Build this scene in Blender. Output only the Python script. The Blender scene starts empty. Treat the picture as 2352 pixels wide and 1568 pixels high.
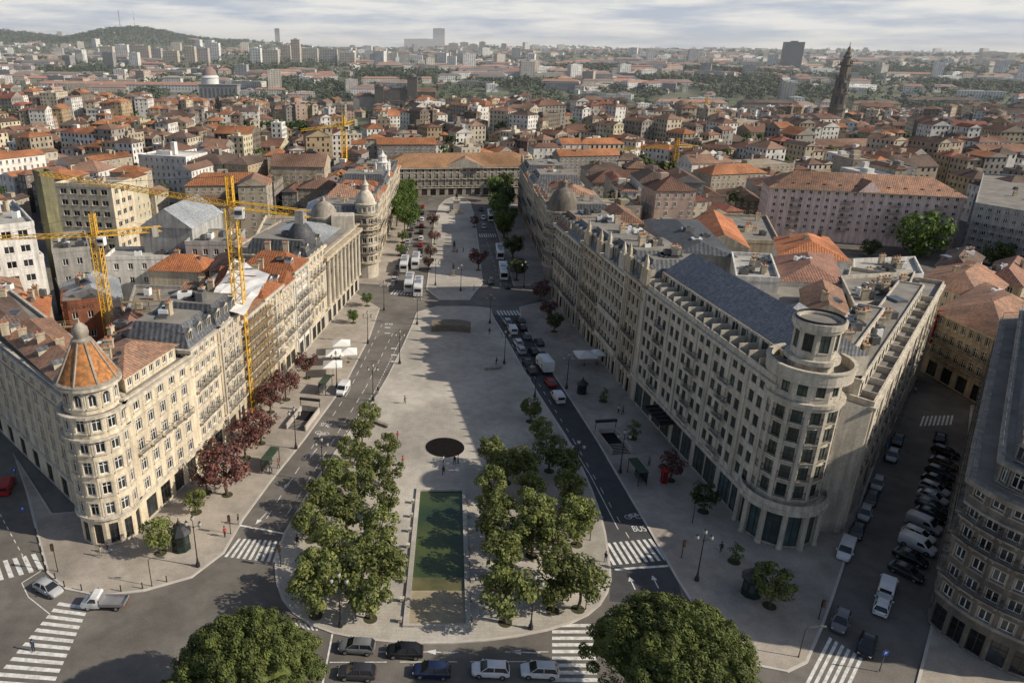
import bpy, bmesh, math, random
from mathutils import Vector, Matrix
R=random.Random(7)
SC=bpy.context.scene; C=SC.collection
PI=math.pi; rad=math.radians
F=1700.; CX=960.; CAM=Vector((0,0,65))
MC=Matrix.Rotation(rad(3.16),3,'Z')@Matrix.Rotation(rad(90-21.66),3,'X')@Matrix.Rotation(rad(.5),3,'Z')
MI=MC.transposed()
SY=lambda y:y*1.08+1.8
ORD=['first','second','third','fourth','fifth','sixth','seventh','eighth','ninth','tenth','eleventh','twelfth']
def ordn(i): return ORD[i] if i<12 else '%dth'%(i+1)
def ray(px,py): return (MC@Vector(((px-CX)/F,(784-py)/F,-1))).normalized()
def G(px,py,z=0.):
    d=ray(px,py); t=(z-65)/d.z; p=CAM+d*t; p.z=z; return p
def proj(p):
    v=MI@(Vector(p)-CAM)
    return (CX+F*v.x/-v.z, 784-F*v.y/-v.z) if v.z<-1 else (9999,9999)
def topz(x,y,py):
    a,b=-80.,400.
    for _ in range(40):
        m=(a+b)/2
        if proj((x,y,m))[1]>py: a=m
        else: b=m
    return a
def lerp(a,b,t): return a+(b-a)*t
def pw(x,T):
    if x<=T[0][0]: return T[0][1]
    for (a,va),(b,vb) in zip(T,T[1:]):
        if x<=b: return va+(vb-va)*(x-a)/(b-a)
    return T[-1][1]
def terr(x,y):
    z=pw(y,[(390,0),(850,-4),(980,-26),(1200,-32),(1450,-6),(1800,8),(2700,24),(4300,38),(7500,44),(30000,46)])
    if y>420: z+=min(1,(y-420)/200)*max(0,1-max(0,y-900)/300)*(3.5*math.sin(x/95+.6)+3*math.sin(y/80+x/260))
    if y>1300:
        k=min(1,(y-1300)/1500)
        z+=k*(11*math.sin(x/310+1)*math.cos(y/270)+8*math.sin(x/140+y/190))
        for (cx,cy,h,sx,sy) in ((-1560,3800,84,330,500),(-2350,4000,62,420,500),(-3000,3800,50,700,700),(-1100,4000,22,300,400),(900,5200,22,900,500),(2600,5600,14,900,500)):
            z+=h*math.exp(-((x-cx)/sx)**2-((y-cy)/sy)**2)
    return z
def GT(px,py):
    d=ray(px,py); t=60.
    while t<9000:
        p=CAM+d*t
        if p.z<=terr(p.x,p.y): return p
        t+=max(1.,t*.002)
    return CAM+d*9000
# ---------------------------------------------------------------- materials
MATS={}
def mat(name,c,c2=None,rough=.8,s=.35,rnd=0.,metal=0.,kind='noise',p=0.,spec=.3,trans=0.):
    if name in MATS: return MATS[name]
    m=bpy.data.materials.new(name); m.use_nodes=True; nt=m.node_tree; N=nt.nodes; L=nt.links
    b=N['Principled BSDF']; b.inputs['Roughness'].default_value=rough; b.inputs['Metallic'].default_value=metal
    b.inputs['Specular IOR Level'].default_value=spec
    c2=c2 or tuple(x*.72 for x in c)
    geo=N.new('ShaderNodeNewGeometry')
    n1=N.new('ShaderNodeTexNoise'); n1.inputs['Scale'].default_value=s; n1.inputs['Detail'].default_value=5; n1.inputs['Roughness'].default_value=.65
    L.new(geo.outputs['Position'],n1.inputs['Vector'])
    rp=N.new('ShaderNodeMapRange'); rp.inputs[1].default_value=.33; rp.inputs[2].default_value=.67
    L.new(n1.outputs['Fac'],rp.inputs[0])
    fac=rp.outputs[0]
    mx=N.new('ShaderNodeMix'); mx.data_type='RGBA'
    mx.inputs[6].default_value=(*c,1); mx.inputs[7].default_value=(*c2,1); L.new(fac,mx.inputs[0]); col=mx.outputs[2]
    def mul(col,fac,lo,hi):
        r=N.new('ShaderNodeMapRange'); r.inputs[3].default_value=lo; r.inputs[4].default_value=hi; L.new(fac,r.inputs[0])
        q=N.new('ShaderNodeVectorMath'); q.operation='SCALE'; L.new(col,q.inputs[0]); L.new(r.outputs[0],q.inputs['Scale']); return q.outputs[0]
    def noise(sc,vec=None,det=3):
        n=N.new('ShaderNodeTexNoise'); n.inputs['Scale'].default_value=sc; n.inputs['Detail'].default_value=det
        L.new(vec or geo.outputs['Position'],n.inputs['Vector']); return n.outputs['Fac']
    def contrast(f,a=.35,bb=.65):
        r=N.new('ShaderNodeMapRange'); r.inputs[1].default_value=a; r.inputs[2].default_value=bb; L.new(f,r.inputs[0]); return r.outputs[0]
    if kind in('tile','seam'):
        cr=N.new('ShaderNodeVectorMath'); cr.operation='CROSS_PRODUCT'; cr.inputs[1].default_value=(0,0,1); L.new(geo.outputs['Normal'],cr.inputs[0])
        nm=N.new('ShaderNodeVectorMath'); nm.operation='NORMALIZE'; L.new(cr.outputs[0],nm.inputs[0])
        dt=N.new('ShaderNodeVectorMath'); dt.operation='DOT_PRODUCT'; L.new(nm.outputs[0],dt.inputs[0]); L.new(geo.outputs['Position'],dt.inputs[1])
        m1=N.new('ShaderNodeMath'); m1.operation='MULTIPLY'; m1.inputs[1].default_value=2*PI/(p or .5); L.new(dt.outputs['Value'],m1.inputs[0])
        sn=N.new('ShaderNodeMath'); sn.operation='SINE'; L.new(m1.outputs[0],sn.inputs[0])
        ab=N.new('ShaderNodeMapRange'); ab.inputs[1].default_value=-1; ab.inputs[2].default_value=1; L.new(sn.outputs[0],ab.inputs[0])
        col=mul(col,ab.outputs[0],.76,1.13)
        col=mul(col,contrast(noise(2.2)),.72,1.22)
        col=mul(col,contrast(noise(.03),.42,.58),.66,1.18)
        bp=N.new('ShaderNodeBump'); bp.inputs['Strength'].default_value=.5; bp.inputs['Distance'].default_value=.08; L.new(ab.outputs[0],bp.inputs['Height']); L.new(bp.outputs[0],b.inputs['Normal'])
    elif kind=='stone':
        mp=N.new('ShaderNodeMapping'); mp.inputs['Scale'].default_value=(1.3,1.3,.12); L.new(geo.outputs['Position'],mp.inputs[0])
        col=mul(col,contrast(noise(1.,mp.outputs[0],5),.3,.7),1.1,.64)
        col=mul(col,contrast(noise(3.5)),.88,1.1)
    elif kind=='pave':
        col=mul(col,contrast(noise(6)),.88,1.1); col=mul(col,contrast(noise(.07),.4,.6),.82,1.08); col=mul(col,contrast(noise(.6),.4,.65),1.04,.9)
        bk=N.new('ShaderNodeTexBrick'); bk.inputs['Scale'].default_value=p or .5; bk.inputs['Color1'].default_value=(1,1,1,1); bk.inputs['Color2'].default_value=(.94,.94,.94,1); bk.inputs['Mortar'].default_value=(.78,.78,.78,1)
        bk.inputs['Mortar Size'].default_value=.01; L.new(geo.outputs['Position'],bk.inputs['Vector'])
        q=N.new('ShaderNodeVectorMath'); q.operation='MULTIPLY'; L.new(col,q.inputs[0]); L.new(bk.outputs['Color'],q.inputs[1]); col=q.outputs[0]
    elif kind=='leaf':
        col=mul(col,contrast(noise(s*6),.3,.7),.55,1.5)
    elif kind=='ground':
        col=mul(col,contrast(noise(.05)),.8,1.15); col=mul(col,contrast(noise(5)),.86,1.12); col=mul(col,contrast(noise(.5),.4,.65),1.06,.86)
    elif kind=='glass':
        col=mul(col,noise(.5),.3,1.8)
    if rnd:
        oi=N.new('ShaderNodeObjectInfo'); col=mul(col,oi.outputs['Random'],1-rnd,1+rnd)
    L.new(col,b.inputs['Base Color'])
    if trans:
        tr=N.new('ShaderNodeBsdfTranslucent'); L.new(col,tr.inputs['Color']); ms=N.new('ShaderNodeMixShader'); ms.inputs[0].default_value=trans
        L.new(b.outputs[0],ms.inputs[1]); L.new(tr.outputs[0],ms.inputs[2]); L.new(ms.outputs[0],N['Material Output'].inputs[0])
    MATS[name]=m; return m
cream=mat('cream_stone',(.70,.62,.47),(.56,.47,.345),kind='stone')
beige=mat('beige_stone',(.58,.50,.37),(.39,.325,.24),kind='stone')
granite=mat('grey_granite',(.40,.36,.305),(.24,.21,.175),kind='stone')
pale=mat('pale_limestone',(.61,.555,.465),(.46,.415,.345),kind='stone')
dgran=mat('dark_granite',(.21,.185,.155),(.12,.105,.088),kind='stone')
whitew=mat('white_render',(.76,.74,.70),(.62,.60,.56),kind='stone')
greyw=mat('grey_render',(.44,.44,.43),(.32,.32,.31),kind='stone')
ochre=mat('ochre_render',(.52,.43,.30),(.37,.30,.21),kind='stone')
pink=mat('pink_render',(.78,.62,.57),(.69,.53,.49),kind='stone')
tile_o=mat('orange_tile',(.52,.20,.085),(.31,.12,.06),kind='tile',s=.25,p=.55)
tile_b=mat('brown_tile',(.28,.145,.10),(.16,.09,.07),kind='tile',s=.3,p=.55)
tile_r=mat('weathered_tile',(.40,.21,.13),(.19,.13,.10),kind='tile',s=.4,p=.6)
tile_d=mat('dark_tile',(.20,.13,.10),(.12,.085,.07),kind='tile',s=.4,p=.6)
slate=mat('slate',(.13,.138,.15),(.08,.085,.095),kind='tile',s=.6,p=.9,rough=.6)
slatel=mat('pale_slate',(.20,.21,.225),(.135,.142,.155),kind='tile',s=.8,p=.55,rough=.7)
zinc=mat('zinc_sheet',(.40,.42,.44),(.30,.32,.34),kind='seam',s=.3,p=1.1,rough=.45)
copper=mat('orange_scale_tile',(.42,.17,.055),(.19,.10,.045),s=1.5,kind='tile',p=.7)
flat=mat('flat_roof_felt',(.27,.25,.22),(.155,.145,.13),s=.25)
flatl=mat('pale_flat_roof',(.44,.42,.38),(.27,.26,.24),s=.3)
concrete=mat('concrete',(.40,.38,.35),(.28,.27,.25),kind='stone')
glass=mat('window_glass',(.04,.045,.047),(.013,.015,.018),rough=.12,rnd=.8,kind='glass',spec=.6)
glassg=mat('green_curtained_glass',(.08,.105,.09),(.04,.053,.046),rough=.15,rnd=.6,kind='glass',spec=.6)
wframe=mat('white_window_paint',(.76,.75,.72),(.64,.63,.60),rough=.5)
dframe=mat('dark_window_frame',(.06,.055,.05),rough=.5)
iron=mat('black_iron',(.028,.029,.031),(.016,.016,.018),rough=.45,spec=.5)
ironl=mat('grey_iron',(.13,.13,.13),rough=.5)
yel=mat('yellow_crane_paint',(.72,.42,.04),(.52,.30,.03),rough=.5,s=1.)
road_c=mat('cobble_road',(.20,.182,.16),(.128,.117,.105),kind='pave',s=.12,p=1.6)
asph=mat('asphalt',(.085,.085,.088),(.056,.056,.06),kind='ground',s=.1)
plaza=mat('plaza_granite',(.50,.46,.40),(.39,.36,.315),kind='pave',s=.06,p=.45)
pavm=mat('pavement_granite',(.44,.385,.325),(.31,.275,.235),kind='pave',s=.12,p=.8)
kerbm=mat('kerb_stone',(.54,.50,.45),(.40,.37,.34))
paint=mat('road_paint',(.80,.80,.77),(.44,.43,.40),s=1.4,rough=.6)
greenw=mat('lamp_globe',(.42,.41,.37),(.3,.29,.27),rough=.25)
barkm=mat('bark',(.11,.085,.06),(.055,.045,.035),s=3)
leafm=mat('plane_leaf',(.215,.235,.07),(.08,.105,.032),s=.6,kind='leaf',rnd=.25,trans=.3,rough=.6)
leafd=mat('dark_leaf',(.10,.13,.045),(.035,.053,.02),s=.5,kind='leaf',rnd=.25,trans=.25,rough=.6)
leafb=mat('bright_leaf',(.14,.205,.045),(.055,.095,.024),s=.5,kind='leaf',rnd=.2,trans=.3,rough=.6)
leafp=mat('plum_leaf',(.19,.08,.065),(.07,.032,.03),s=.6,kind='leaf',rnd=.3,trans=.2,rough=.6)
leafx=mat('pine_needle',(.135,.16,.04),(.04,.056,.014),s=.5,kind='leaf',trans=.12,rough=.7)
waterm=mat('pool_water_green',(.07,.088,.028),(.018,.042,.026),rough=.07,s=.1,spec=.4)
waters=mat('pool_water_shallow',(.15,.13,.06),(.08,.085,.035),rough=.08,s=.4,spec=.4)
redm=mat('red_paint',(.5,.03,.02),rough=.4)
whitep=mat('white_paint',(.78,.78,.77),(.70,.70,.69),rough=.35,spec=.5)
rubber=mat('tyre_rubber',(.02,.02,.02),rough=.8)
rimm=mat('alloy_rim',(.4,.4,.42),rough=.3,metal=.6)
canvas=mat('white_canvas',(.78,.77,.74),(.64,.63,.61))
skin=mat('skin',(.45,.28,.2),rough=.6)
hairm=mat('dark_hair',(.03,.02,.015),rough=.7)
bronze=mat('bronze',(.06,.055,.045),(.03,.035,.03),rough=.5,metal=.3)
HAZE_TINT=(.42,.47,.53)  # haze tone painted into the base colours of far materials
def haze_mix(c,k): return tuple(lerp(a,b,k) for a,b in zip(c,HAZE_TINT))
# ---------------------------------------------------------------- mesh helper
def wloc(o):
    v=Vector((0,0,0))
    while o: v+=Vector(o.location); o=o.parent
    return v
class MB:
    def __init__(s): s.v=[]; s.f=[]; s.m=[]
    def face(s,pts,m=0):
        n=len(s.v); s.v+=[tuple(p) for p in pts]; s.f.append(tuple(range(n,n+len(pts)))); s.m.append(m)
    def grid(s,rows,m=0,closed=True,cap=True):
        n=len(s.v); k=len(rows[0])
        for r in rows: s.v+=[tuple(p) for p in r]
        for i in range(len(rows)-1):
            for j in range(k if closed else k-1):
                a=n+i*k+j; b=n+i*k+(j+1)%k
                s.f.append((a,b,b+k,a+k)); s.m.append(m)
        if cap:
            s.f.append(tuple(range(n,n+k))); s.m.append(m)
            q=n+(len(rows)-1)*k; s.f.append(tuple(range(q,q+k))); s.m.append(m)
    def prism(s,poly,z0,z1,m=0,mt=None,bottom=True):
        n=len(s.v); k=len(poly)
        s.v+=[(p[0],p[1],z0) for p in poly]+[(p[0],p[1],z1) for p in poly]
        for j in range(k): s.f.append((n+j,n+(j+1)%k,n+k+(j+1)%k,n+k+j)); s.m.append(m)
        s.f.append(tuple(range(n+k,n+2*k))); s.m.append(m if mt is None else mt)
        if bottom: s.f.append(tuple(range(n+k-1,n-1,-1))); s.m.append(m)
    def box(s,x0,x1,y0,y1,z0,z1,m=0): s.prism([(x0,y0),(x1,y0),(x1,y1),(x0,y1)],z0,z1,m)
    def obox(s,cx,cy,z0,lx,ly,h,a=0,m=0):
        c,t=math.cos(a),math.sin(a)
        s.prism([(cx+u*c-v*t,cy+u*t+v*c) for u,v in ((-lx/2,-ly/2),(lx/2,-ly/2),(lx/2,ly/2),(-lx/2,ly/2))],z0,z0+h,m)
    def ring(s,poly,z0,z1,out,inn=-.15,m=0):
        a=offs(poly,out); b=offs(poly,inn); n=len(poly)
        for i in range(n):
            j=(i+1)%n
            s.face([(*a[i],z0),(*a[j],z0),(*a[j],z1),(*a[i],z1)],m)
            s.face([(*b[j],z0),(*b[i],z0),(*b[i],z1),(*b[j],z1)],m)
            s.face([(*a[i],z1),(*a[j],z1),(*b[j],z1),(*b[i],z1)],m)
            s.face([(*a[j],z0),(*a[i],z0),(*b[i],z0),(*b[j],z0)],m)
    def tube(s,pts,r,n=6,m=0,r2=None):
        pts=[Vector(p) for p in pts]; rows=[]
        for i,p in enumerate(pts):
            d=(pts[min(i+1,len(pts)-1)]-pts[max(i-1,0)]).normalized()
            u=d.cross(Vector((0,0,1)) if abs(d.z)<.9 else Vector((1,0,0))).normalized(); w=d.cross(u)
            rr=r if r2 is None else lerp(r,r2,i/(len(pts)-1))
            rows.append([p+(u*math.cos(2*PI*k/n)+w*math.sin(2*PI*k/n))*rr for k in range(n)])
        s.grid(rows,m)
    def lathe(s,prof,cx=0,cy=0,n=16,m=0,z=0,cap=True):
        s.grid([[(cx+r*math.cos(2*PI*k/n),cy+r*math.sin(2*PI*k/n),z+h) for k in range(n)] for r,h in prof],m,cap=cap)
    def add(s,me,M,m=0):
        n=len(s.v)
        s.v+=[tuple(M@v.co) for v in me.vertices]
        for p in me.polygons: s.f.append(tuple(n+i for i in p.vertices)); s.m.append(m+p.material_index)
    def mesh(s,name,mats,smooth=False,off=None):
        me=bpy.data.meshes.new(name)
        v=s.v if off is None else [(a-off[0],b-off[1],c-off[2]) for a,b,c in s.v]
        me.from_pydata(v,[],s.f)
        for m in (mats if isinstance(mats,(list,tuple)) else [mats]): me.materials.append(m)
        if len(me.polygons)==len(s.m): me.polygons.foreach_set('material_index',s.m)
        if smooth:
            me.polygons.foreach_set('use_smooth',[True]*len(me.polygons))
            me.set_sharp_from_angle(angle=rad(38))
        me.update(); return me
    def build(s,name,mats,parent=None,smooth=False):
        if not s.f: return None
        if parent: off=wloc(parent)
        else:
            xs=[v[0] for v in s.v]; ys=[v[1] for v in s.v]
            off=Vector(((min(xs)+max(xs))/2,(min(ys)+max(ys))/2,min(v[2] for v in s.v)))
        o=bpy.data.objects.new(name,s.mesh(name,mats,smooth,off)); C.objects.link(o)
        if parent: o.parent=parent
        else: o.location=off
        return o
def inst(name,me,parent=None,loc=(0,0,0),rz=0,sc=None):
    o=bpy.data.objects.new(name,me); C.objects.link(o); o.parent=parent; o.location=loc; o.rotation_euler=(0,0,rz)
    if sc: o.scale=(sc,sc,sc) if isinstance(sc,(int,float)) else sc
    return o
def tag(o,label=None,cat=None,group=None,kind=None):
    if label: o['label']=label
    if cat: o['category']=cat
    if group: o['group']=group
    if kind: o['kind']=kind
    return o
def thing(name,label,cat,loc,rz=0,group=None):
    o=bpy.data.objects.new(name,None); C.objects.link(o); o.location=loc; o.rotation_euler=(0,0,rz); o.empty_display_size=.5
    return tag(o,label,cat,group)
def offs(poly,d):
    n=len(poly); out=[]
    for i in range(n):
        p=Vector(poly[i][:2]); a=(p-Vector(poly[i-1][:2])); b=(Vector(poly[(i+1)%n][:2])-p)
        a=a.normalized(); b=b.normalized(); na=Vector((a.y,-a.x)); nb=Vector((b.y,-b.x)); k=na+nb
        dd=max(.35,1+na.dot(nb)); q=p+k*(d/dd); out.append((q.x,q.y))
    return out
def hip(mb,q,z0,h,over=.5,t=1.,m=0,mw=0):
    q=offs(q,over); p=[Vector(a) for a in q]
    if (p[0]-p[1]).length+(p[2]-p[3]).length>(p[1]-p[2]).length+(p[3]-p[0]).length: p=p[1:]+p[:1]
    sh=((p[0]-p[1]).length+(p[2]-p[3]).length)/2; lo=((p[1]-p[2]).length+(p[3]-p[0]).length)/2
    k=min(.499,sh/2/lo*t); a=(p[0]+p[1])/2; b=(p[2]+p[3])/2; r0=a.lerp(b,k); r1=b.lerp(a,k)
    A,B,Cc,D=[(v.x,v.y,z0) for v in p]; r0=(*r0,z0+h); r1=(*r1,z0+h)
    mb.face([B,Cc,r1,r0],m); mb.face([D,A,r0,r1],m)
    mb.face([A,B,r0],m if t>0 else mw); mb.face([Cc,D,r1],m if t>0 else mw); mb.face([D,Cc,B,A],m)
def mansard(mb,poly,z0,h,inset,m=0,mt=1,out=.1):
    a=offs(poly,out); b=offs(poly,-inset); n=len(poly)
    for i in range(n):
        j=(i+1)%n; mb.face([(*a[i],z0),(*a[j],z0),(*b[j],z0+h),(*b[i],z0+h)],m)
    mb.face([(*q,z0+h) for q in b],mt)
# ------------------------------------------------------- windows and facades
WC={}
def wproto(w,h,fm,sm,gm,style):
    k=(round(w,2),round(h,2),fm.name,sm.name,gm.name,style)
    if k in WC: return WC[k]
    mb=MB(); x=w/2; t=.09; y0,y1=.14,.22
    mb.box(-x,-x+t,y0,y1,0,h); mb.box(x-t,x,y0,y1,0,h); mb.box(-x+t,x-t,y0,y1,0,t); mb.box(-x+t,x-t,y0,y1,h-t,h)
    if w<2.2: mb.box(-.05,.05,y0,y1,t,h-t)
    else:
        for u in (-w/6,w/6): mb.box(u-.05,u+.05,y0,y1,t,h-t)
    if h>1.6: mb.box(-x+t,x-t,y0+.01,y1-.01,h*.68,h*.68+.07)
    if style!='plain':
        s=.2
        mb.box(-x-s,-x,-.07,.0,-.1,h+s,1); mb.box(x,x+s,-.07,.0,-.1,h+s,1); mb.box(-x,x,-.07,0,h,h+s,1)
        mb.box(-x-s-.08,x+s+.08,-.2,.0,-.28,-.1,1)
        if style=='ped': mb.box(-x-s-.1,x+s+.1,-.22,0,h+s,h+s+.16,1); mb.face([(-x-s,-.15,h+s+.16),(x+s,-.15,h+s+.16),(0,-.15,h+s+.62)],1)
        if style=='arch':
            pts=[(math.cos(a)*(x+s),-.1,h+math.sin(a)*(x+s)*.8) for a in [PI*k/8 for k in range(9)]]; mb.face(pts,1)
            pts=[(math.cos(a)*x*.8,-.115,h+math.sin(a)*x*.7) for a in [PI*k/8 for k in range(9)]]; mb.face(pts,2)
    else: mb.box(-x-.05,x+.05,-.1,.0,-.12,-.0,1)
    pm=MB(); pm.face([(-x+.03,.2,.03),(x-.03,.2,.03),(x-.03,.2,h-.03),(-x+.03,.2,h-.03)])
    WC[k]=(mb.mesh('window',[fm,sm,gm]),pm.mesh('pane',gm),[fm,sm,gm]); return WC[k]
BC={}
def balc(w,kind='iron',sm=None):
    k=(round(w,1),kind,sm.name)
    if k in BC: return BC[k]
    mb=MB(); d=.36 if kind=='small' else .75
    mb.box(-w/2,w/2,-d,-.01,-.2 if kind!='small' else -.1,0,0)
    if kind in('iron','small'):
        mb.box(-w/2,w/2,-d+.02,-d+.06,.92,.98,1); mb.box(-w/2,w/2,-d+.02,-d+.06,.05,.09,1)
        n=int(w/.16)
        for i in range(n+1):
            x=lerp(-w/2+.02,w/2-.02,i/n); mb.box(x-.013,x+.013,-d+.03,-d+.05,.09,.92,1)
        for s in (-1,1): mb.box(s*(w/2-.03)-.02,s*(w/2-.03)+.02,-d+.06,-.02,.92,.98,1)
    else:
        mb.box(-w/2,w/2,-d,-d+.14,0,.9,0); 
        for s in (-1,1): mb.box(s*(w/2-.08)-.07,s*(w/2-.08)+.07,-d+.14,-.02,0,.9,0)
    if kind!='small':
        for s in (-1,1): mb.box(s*(w/2-.35)-.1,s*(w/2-.35)+.1,-.5,-.01,-.55,-.2,0)
    BC[k]=mb.mesh('balcony',[sm,iron]); return BC[k]
def rws(h,n,g=4.6,wh=1.95,sill=.85,z=0,style='std'):
    fh=(h-g)/n; return [(z+g+i*fh+sill,min(wh,fh-sill-.45),style) for i in range(n)]
def seen(A,B):
    mx,my=(A[0]+B[0])/2,(A[1]+B[1])/2; dx,dy=B[0]-A[0],B[1]-A[1]
    return dy*(0-mx)+(-dx)*(0-my)>0
class Bld:
    def __init__(s,name,label,cat,c,group=None,wall=cream,trim=None,z=0):
        s.root=thing(name,label,cat,(c[0],c[1],z),group=group); s.w=MB(); s.t=MB(); s.win=[]; s.bal=[]; s.wall=wall; s.trim=trim or wall
        s.fm=wframe; s.gm=glass
    def fac(s,A,B,z0,z1,cols,rows,w=1.15,marg=.9,shop=None,pil=0,bal=(),balk='iron',depth=.28,gap=None):
        A=Vector(A[:2]); B=Vector(B[:2]); d=B-A; Ln=d.length; d.normalize(); n=Vector((d.y,-d.x)); ang=math.atan2(d.y,d.x)
        def P(u,z,o=0): return (A.x+d.x*u+n.x*o,A.y+d.y*u+n.y*o,z)
        allr=[]
        if shop: allr.append((z0+.25,shop[0],'shop',shop[1],shop[2]))
        for r in rows: allr.append((r[0],r[1],r[2],cols,w))
        allr.sort(key=lambda r:r[0]); zc=z0
        for ri,(zb,h,st,nc,ww) in enumerate(allr):
            s.w.face([P(0,zc),P(Ln,zc),P(Ln,zb),P(0,zb)])
            sp=(Ln-2*marg)/nc; ww=min(ww,sp-.35); u=0
            if ww<.3: ww=.3
            cs=[marg+sp*(i+.5) for i in range(nc)]
            if gap: cs=[c+(gap if i%2==0 else -gap) for i,c in enumerate(cs)]
            for i,c in enumerate(cs):
                a,b=c-ww/2,c+ww/2; zt=zb+h
                s.w.face([P(u,zb),P(a,zb),P(a,zt),P(u,zt)])
                s.w.face([P(a,zb),P(a,zb,-depth),P(a,zt,-depth),P(a,zt)]); s.w.face([P(b,zb,-depth),P(b,zb),P(b,zt),P(b,zt,-depth)])
                s.w.face([P(a,zb),P(b,zb),P(b,zb,-depth),P(a,zb,-depth)]); s.w.face([P(a,zt,-depth),P(b,zt,-depth),P(b,zt),P(a,zt)])
                s.win.append((P(c,zb),ang,ww,h,st)); u=b
                if ri in bal: s.bal.append((P(c,zb-.02),ang,ww+(.35 if balk=='small' else .9),balk))
            s.w.face([P(u,zb),P(Ln,zb),P(Ln,zb+h),P(u,zb+h)]); zc=zb+h
        s.w.face([P(0,zc),P(Ln,zc),P(Ln,z1),P(0,z1)])
        if pil:
            sp=(Ln-2*marg)/cols
            for i in range(cols+1):
                if i%pil==0:
                    u=min(max(marg+sp*i,.3),Ln-.3); p0=P(u,0,.1)
                    s.t.obox(p0[0],p0[1],z0+.3,.42,.26,z1-z0-.6,ang)
    def mass(s,poly,z0,z1,vis=True,rows=None,bay=3.,shop=True,top=True,**k):
        n=len(poly)
        for i in range(n):
            A,B=poly[i],poly[(i+1)%n]
            L=(Vector(B[:2])-Vector(A[:2])).length
            if rows and L>3 and seen(A,B) and (i in vis if isinstance(vis,(set,tuple)) else vis):
                nc=max(1,round((L-1)/bay)); sh=None
                if shop: sh=(3.1 if shop is True else shop,max(1,round(L/4.2)),2.6)
                s.fac(A,B,z0,z1,nc,rows,shop=sh,**k)
            else: s.w.face([(*A[:2],z0),(*B[:2],z0),(*B[:2],z1),(*A[:2],z1)])
        if top: s.w.face([(*p[:2],z1-.05) for p in poly],1)
    def corn(s,poly,z,h=.5,out=.5): s.t.ring(poly,z-h,z,out); 
    def done(s,topm=flat):
        s.w.build('wall',[s.wall,topm],s.root)
        s.t.build('cornice',s.trim,s.root)
        rl=s.root.location
        s.win.sort(key=lambda q:(Vector(q[0])-CAM).length); rest=MB()
        for i,(p,a,w,h,st) in enumerate(s.win):
            if st=='shop': wm,pm,ms=wproto(w,h,dframe,s.trim,getattr(s,'shopg',glass),'plain')
            else: wm,pm,ms=wproto(w,h,s.fm,s.trim,s.gm,st)
            if i<100:
                o=inst('window' if st!='shop' else 'shop_window',wm,s.root,Vector(p)-rl,a); inst('pane',pm,o)
            else:
                M=Matrix.Translation(Vector(p)-rl)@Matrix.Rotation(a,4,'Z')
                base=0 if st!='shop' else 3
                rest.add(wm,M,base); rest.add(pm,M,2)
        if rest.f:
            me=rest.mesh('window',[s.fm,s.trim,s.gm,dframe,s.trim,s.gm]); tag(inst('window',me,s.root),kind='stuff')
        rb=MB()
        for i,(p,a,w,k) in enumerate(s.bal):
            if i<100: inst('balcony',balc(w,k,s.trim),s.root,Vector(p)-rl,a)
            else: rb.add(balc(w,k,s.trim),Matrix.Translation(Vector(p)-rl)@Matrix.Rotation(a,4,'Z'))
        if rb.f: tag(inst('balcony',rb.mesh('balcony',[s.trim,iron]),s.root),kind='stuff')
        return s.root
def chimney(root,x,y,z,h=2.,w=1.2,d=.7,a=0,m=None):
    mb=MB(); mb.obox(x,y,z,w,d,h,a); mb.obox(x,y,z+h,w+.2,d+.2,.2,a)
    for k in (-.3,.3): mb.obox(x+math.cos(a)*k*w,y+math.sin(a)*k*w,z+h+.2,.25,.25,.4,a,1)
    mb.build('chimney',[m or beige,tile_o],root)
def acunit(root,x,y,z,a=0,sz=(1.6,1.,1.1)):
    mb=MB(); mb.obox(x,y,z,sz[0],sz[1],sz[2],a); mb.lathe([(.35*sz[1],0),(.35*sz[1],.12)],x,y,10,1,z+sz[2]); mb.obox(x,y,z-.01,sz[0]+.3,.2,.12,a,1)
    mb.build('roof_unit',[whitep if R.random()<.3 else ironl,iron],root)
def skylight(root,x,y,z,a=0,w=1.6,l=2.6):
    mb=MB(); mb.obox(x,y,z,w,l,.35,a); mb.obox(x,y,z+.35,w-.2,l-.2,.08,a,1); mb.build('skylight',[ironl,glass],root)
def dormer(root,p,a,w,h,m,d=1.6,gm=glass):
    key=('dorm',w,h,m.name)
    if key not in WC:
        mb=MB(); x=w/2
        mb.box(-x,-x+.12,0,d,0,h); mb.box(x-.12,x,0,d,0,h); mb.box(-x+.12,x-.12,.02,d,0,.25); mb.box(-x+.12,x-.12,0,d,h-.12,h)
        mb.face([(-x-.1,-.1,h),(x+.1,-.1,h),(0,-.1,h+.5)],0); mb.face([(-x-.1,-.1,h),(0,-.1,h+.5),(0,d,h+.5),(-x-.1,d,h)],1); mb.face([(x+.1,-.1,h),(x+.1,d,h),(0,d,h+.5),(0,-.1,h+.5)],1)
        mb.box(-.04,.04,.03,.1,.25,h-.12)
        pm=MB(); pm.face([(-x+.1,.12,.2),(x-.1,.12,.2),(x-.1,.12,h-.1),(-x+.1,.12,h-.1)])
        WC[key]=(mb.mesh('dormer',[m,slate]),pm.mesh('pane',gm))
    a_,b_=WC[key]; o=inst('dormer',a_,root,Vector(p)-wloc(root),a); inst('pane',b_,o)
def along(A,B,n,inn=0.):
    A=Vector(A[:2]); B=Vector(B[:2]); d=(B-A).normalized(); nn=Vector((-d.y,d.x)); L=(B-A).length
    return [((A+d*L*(i+.5)/n+nn*inn),math.atan2(d.y,d.x)) for i in range(n)]
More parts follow.
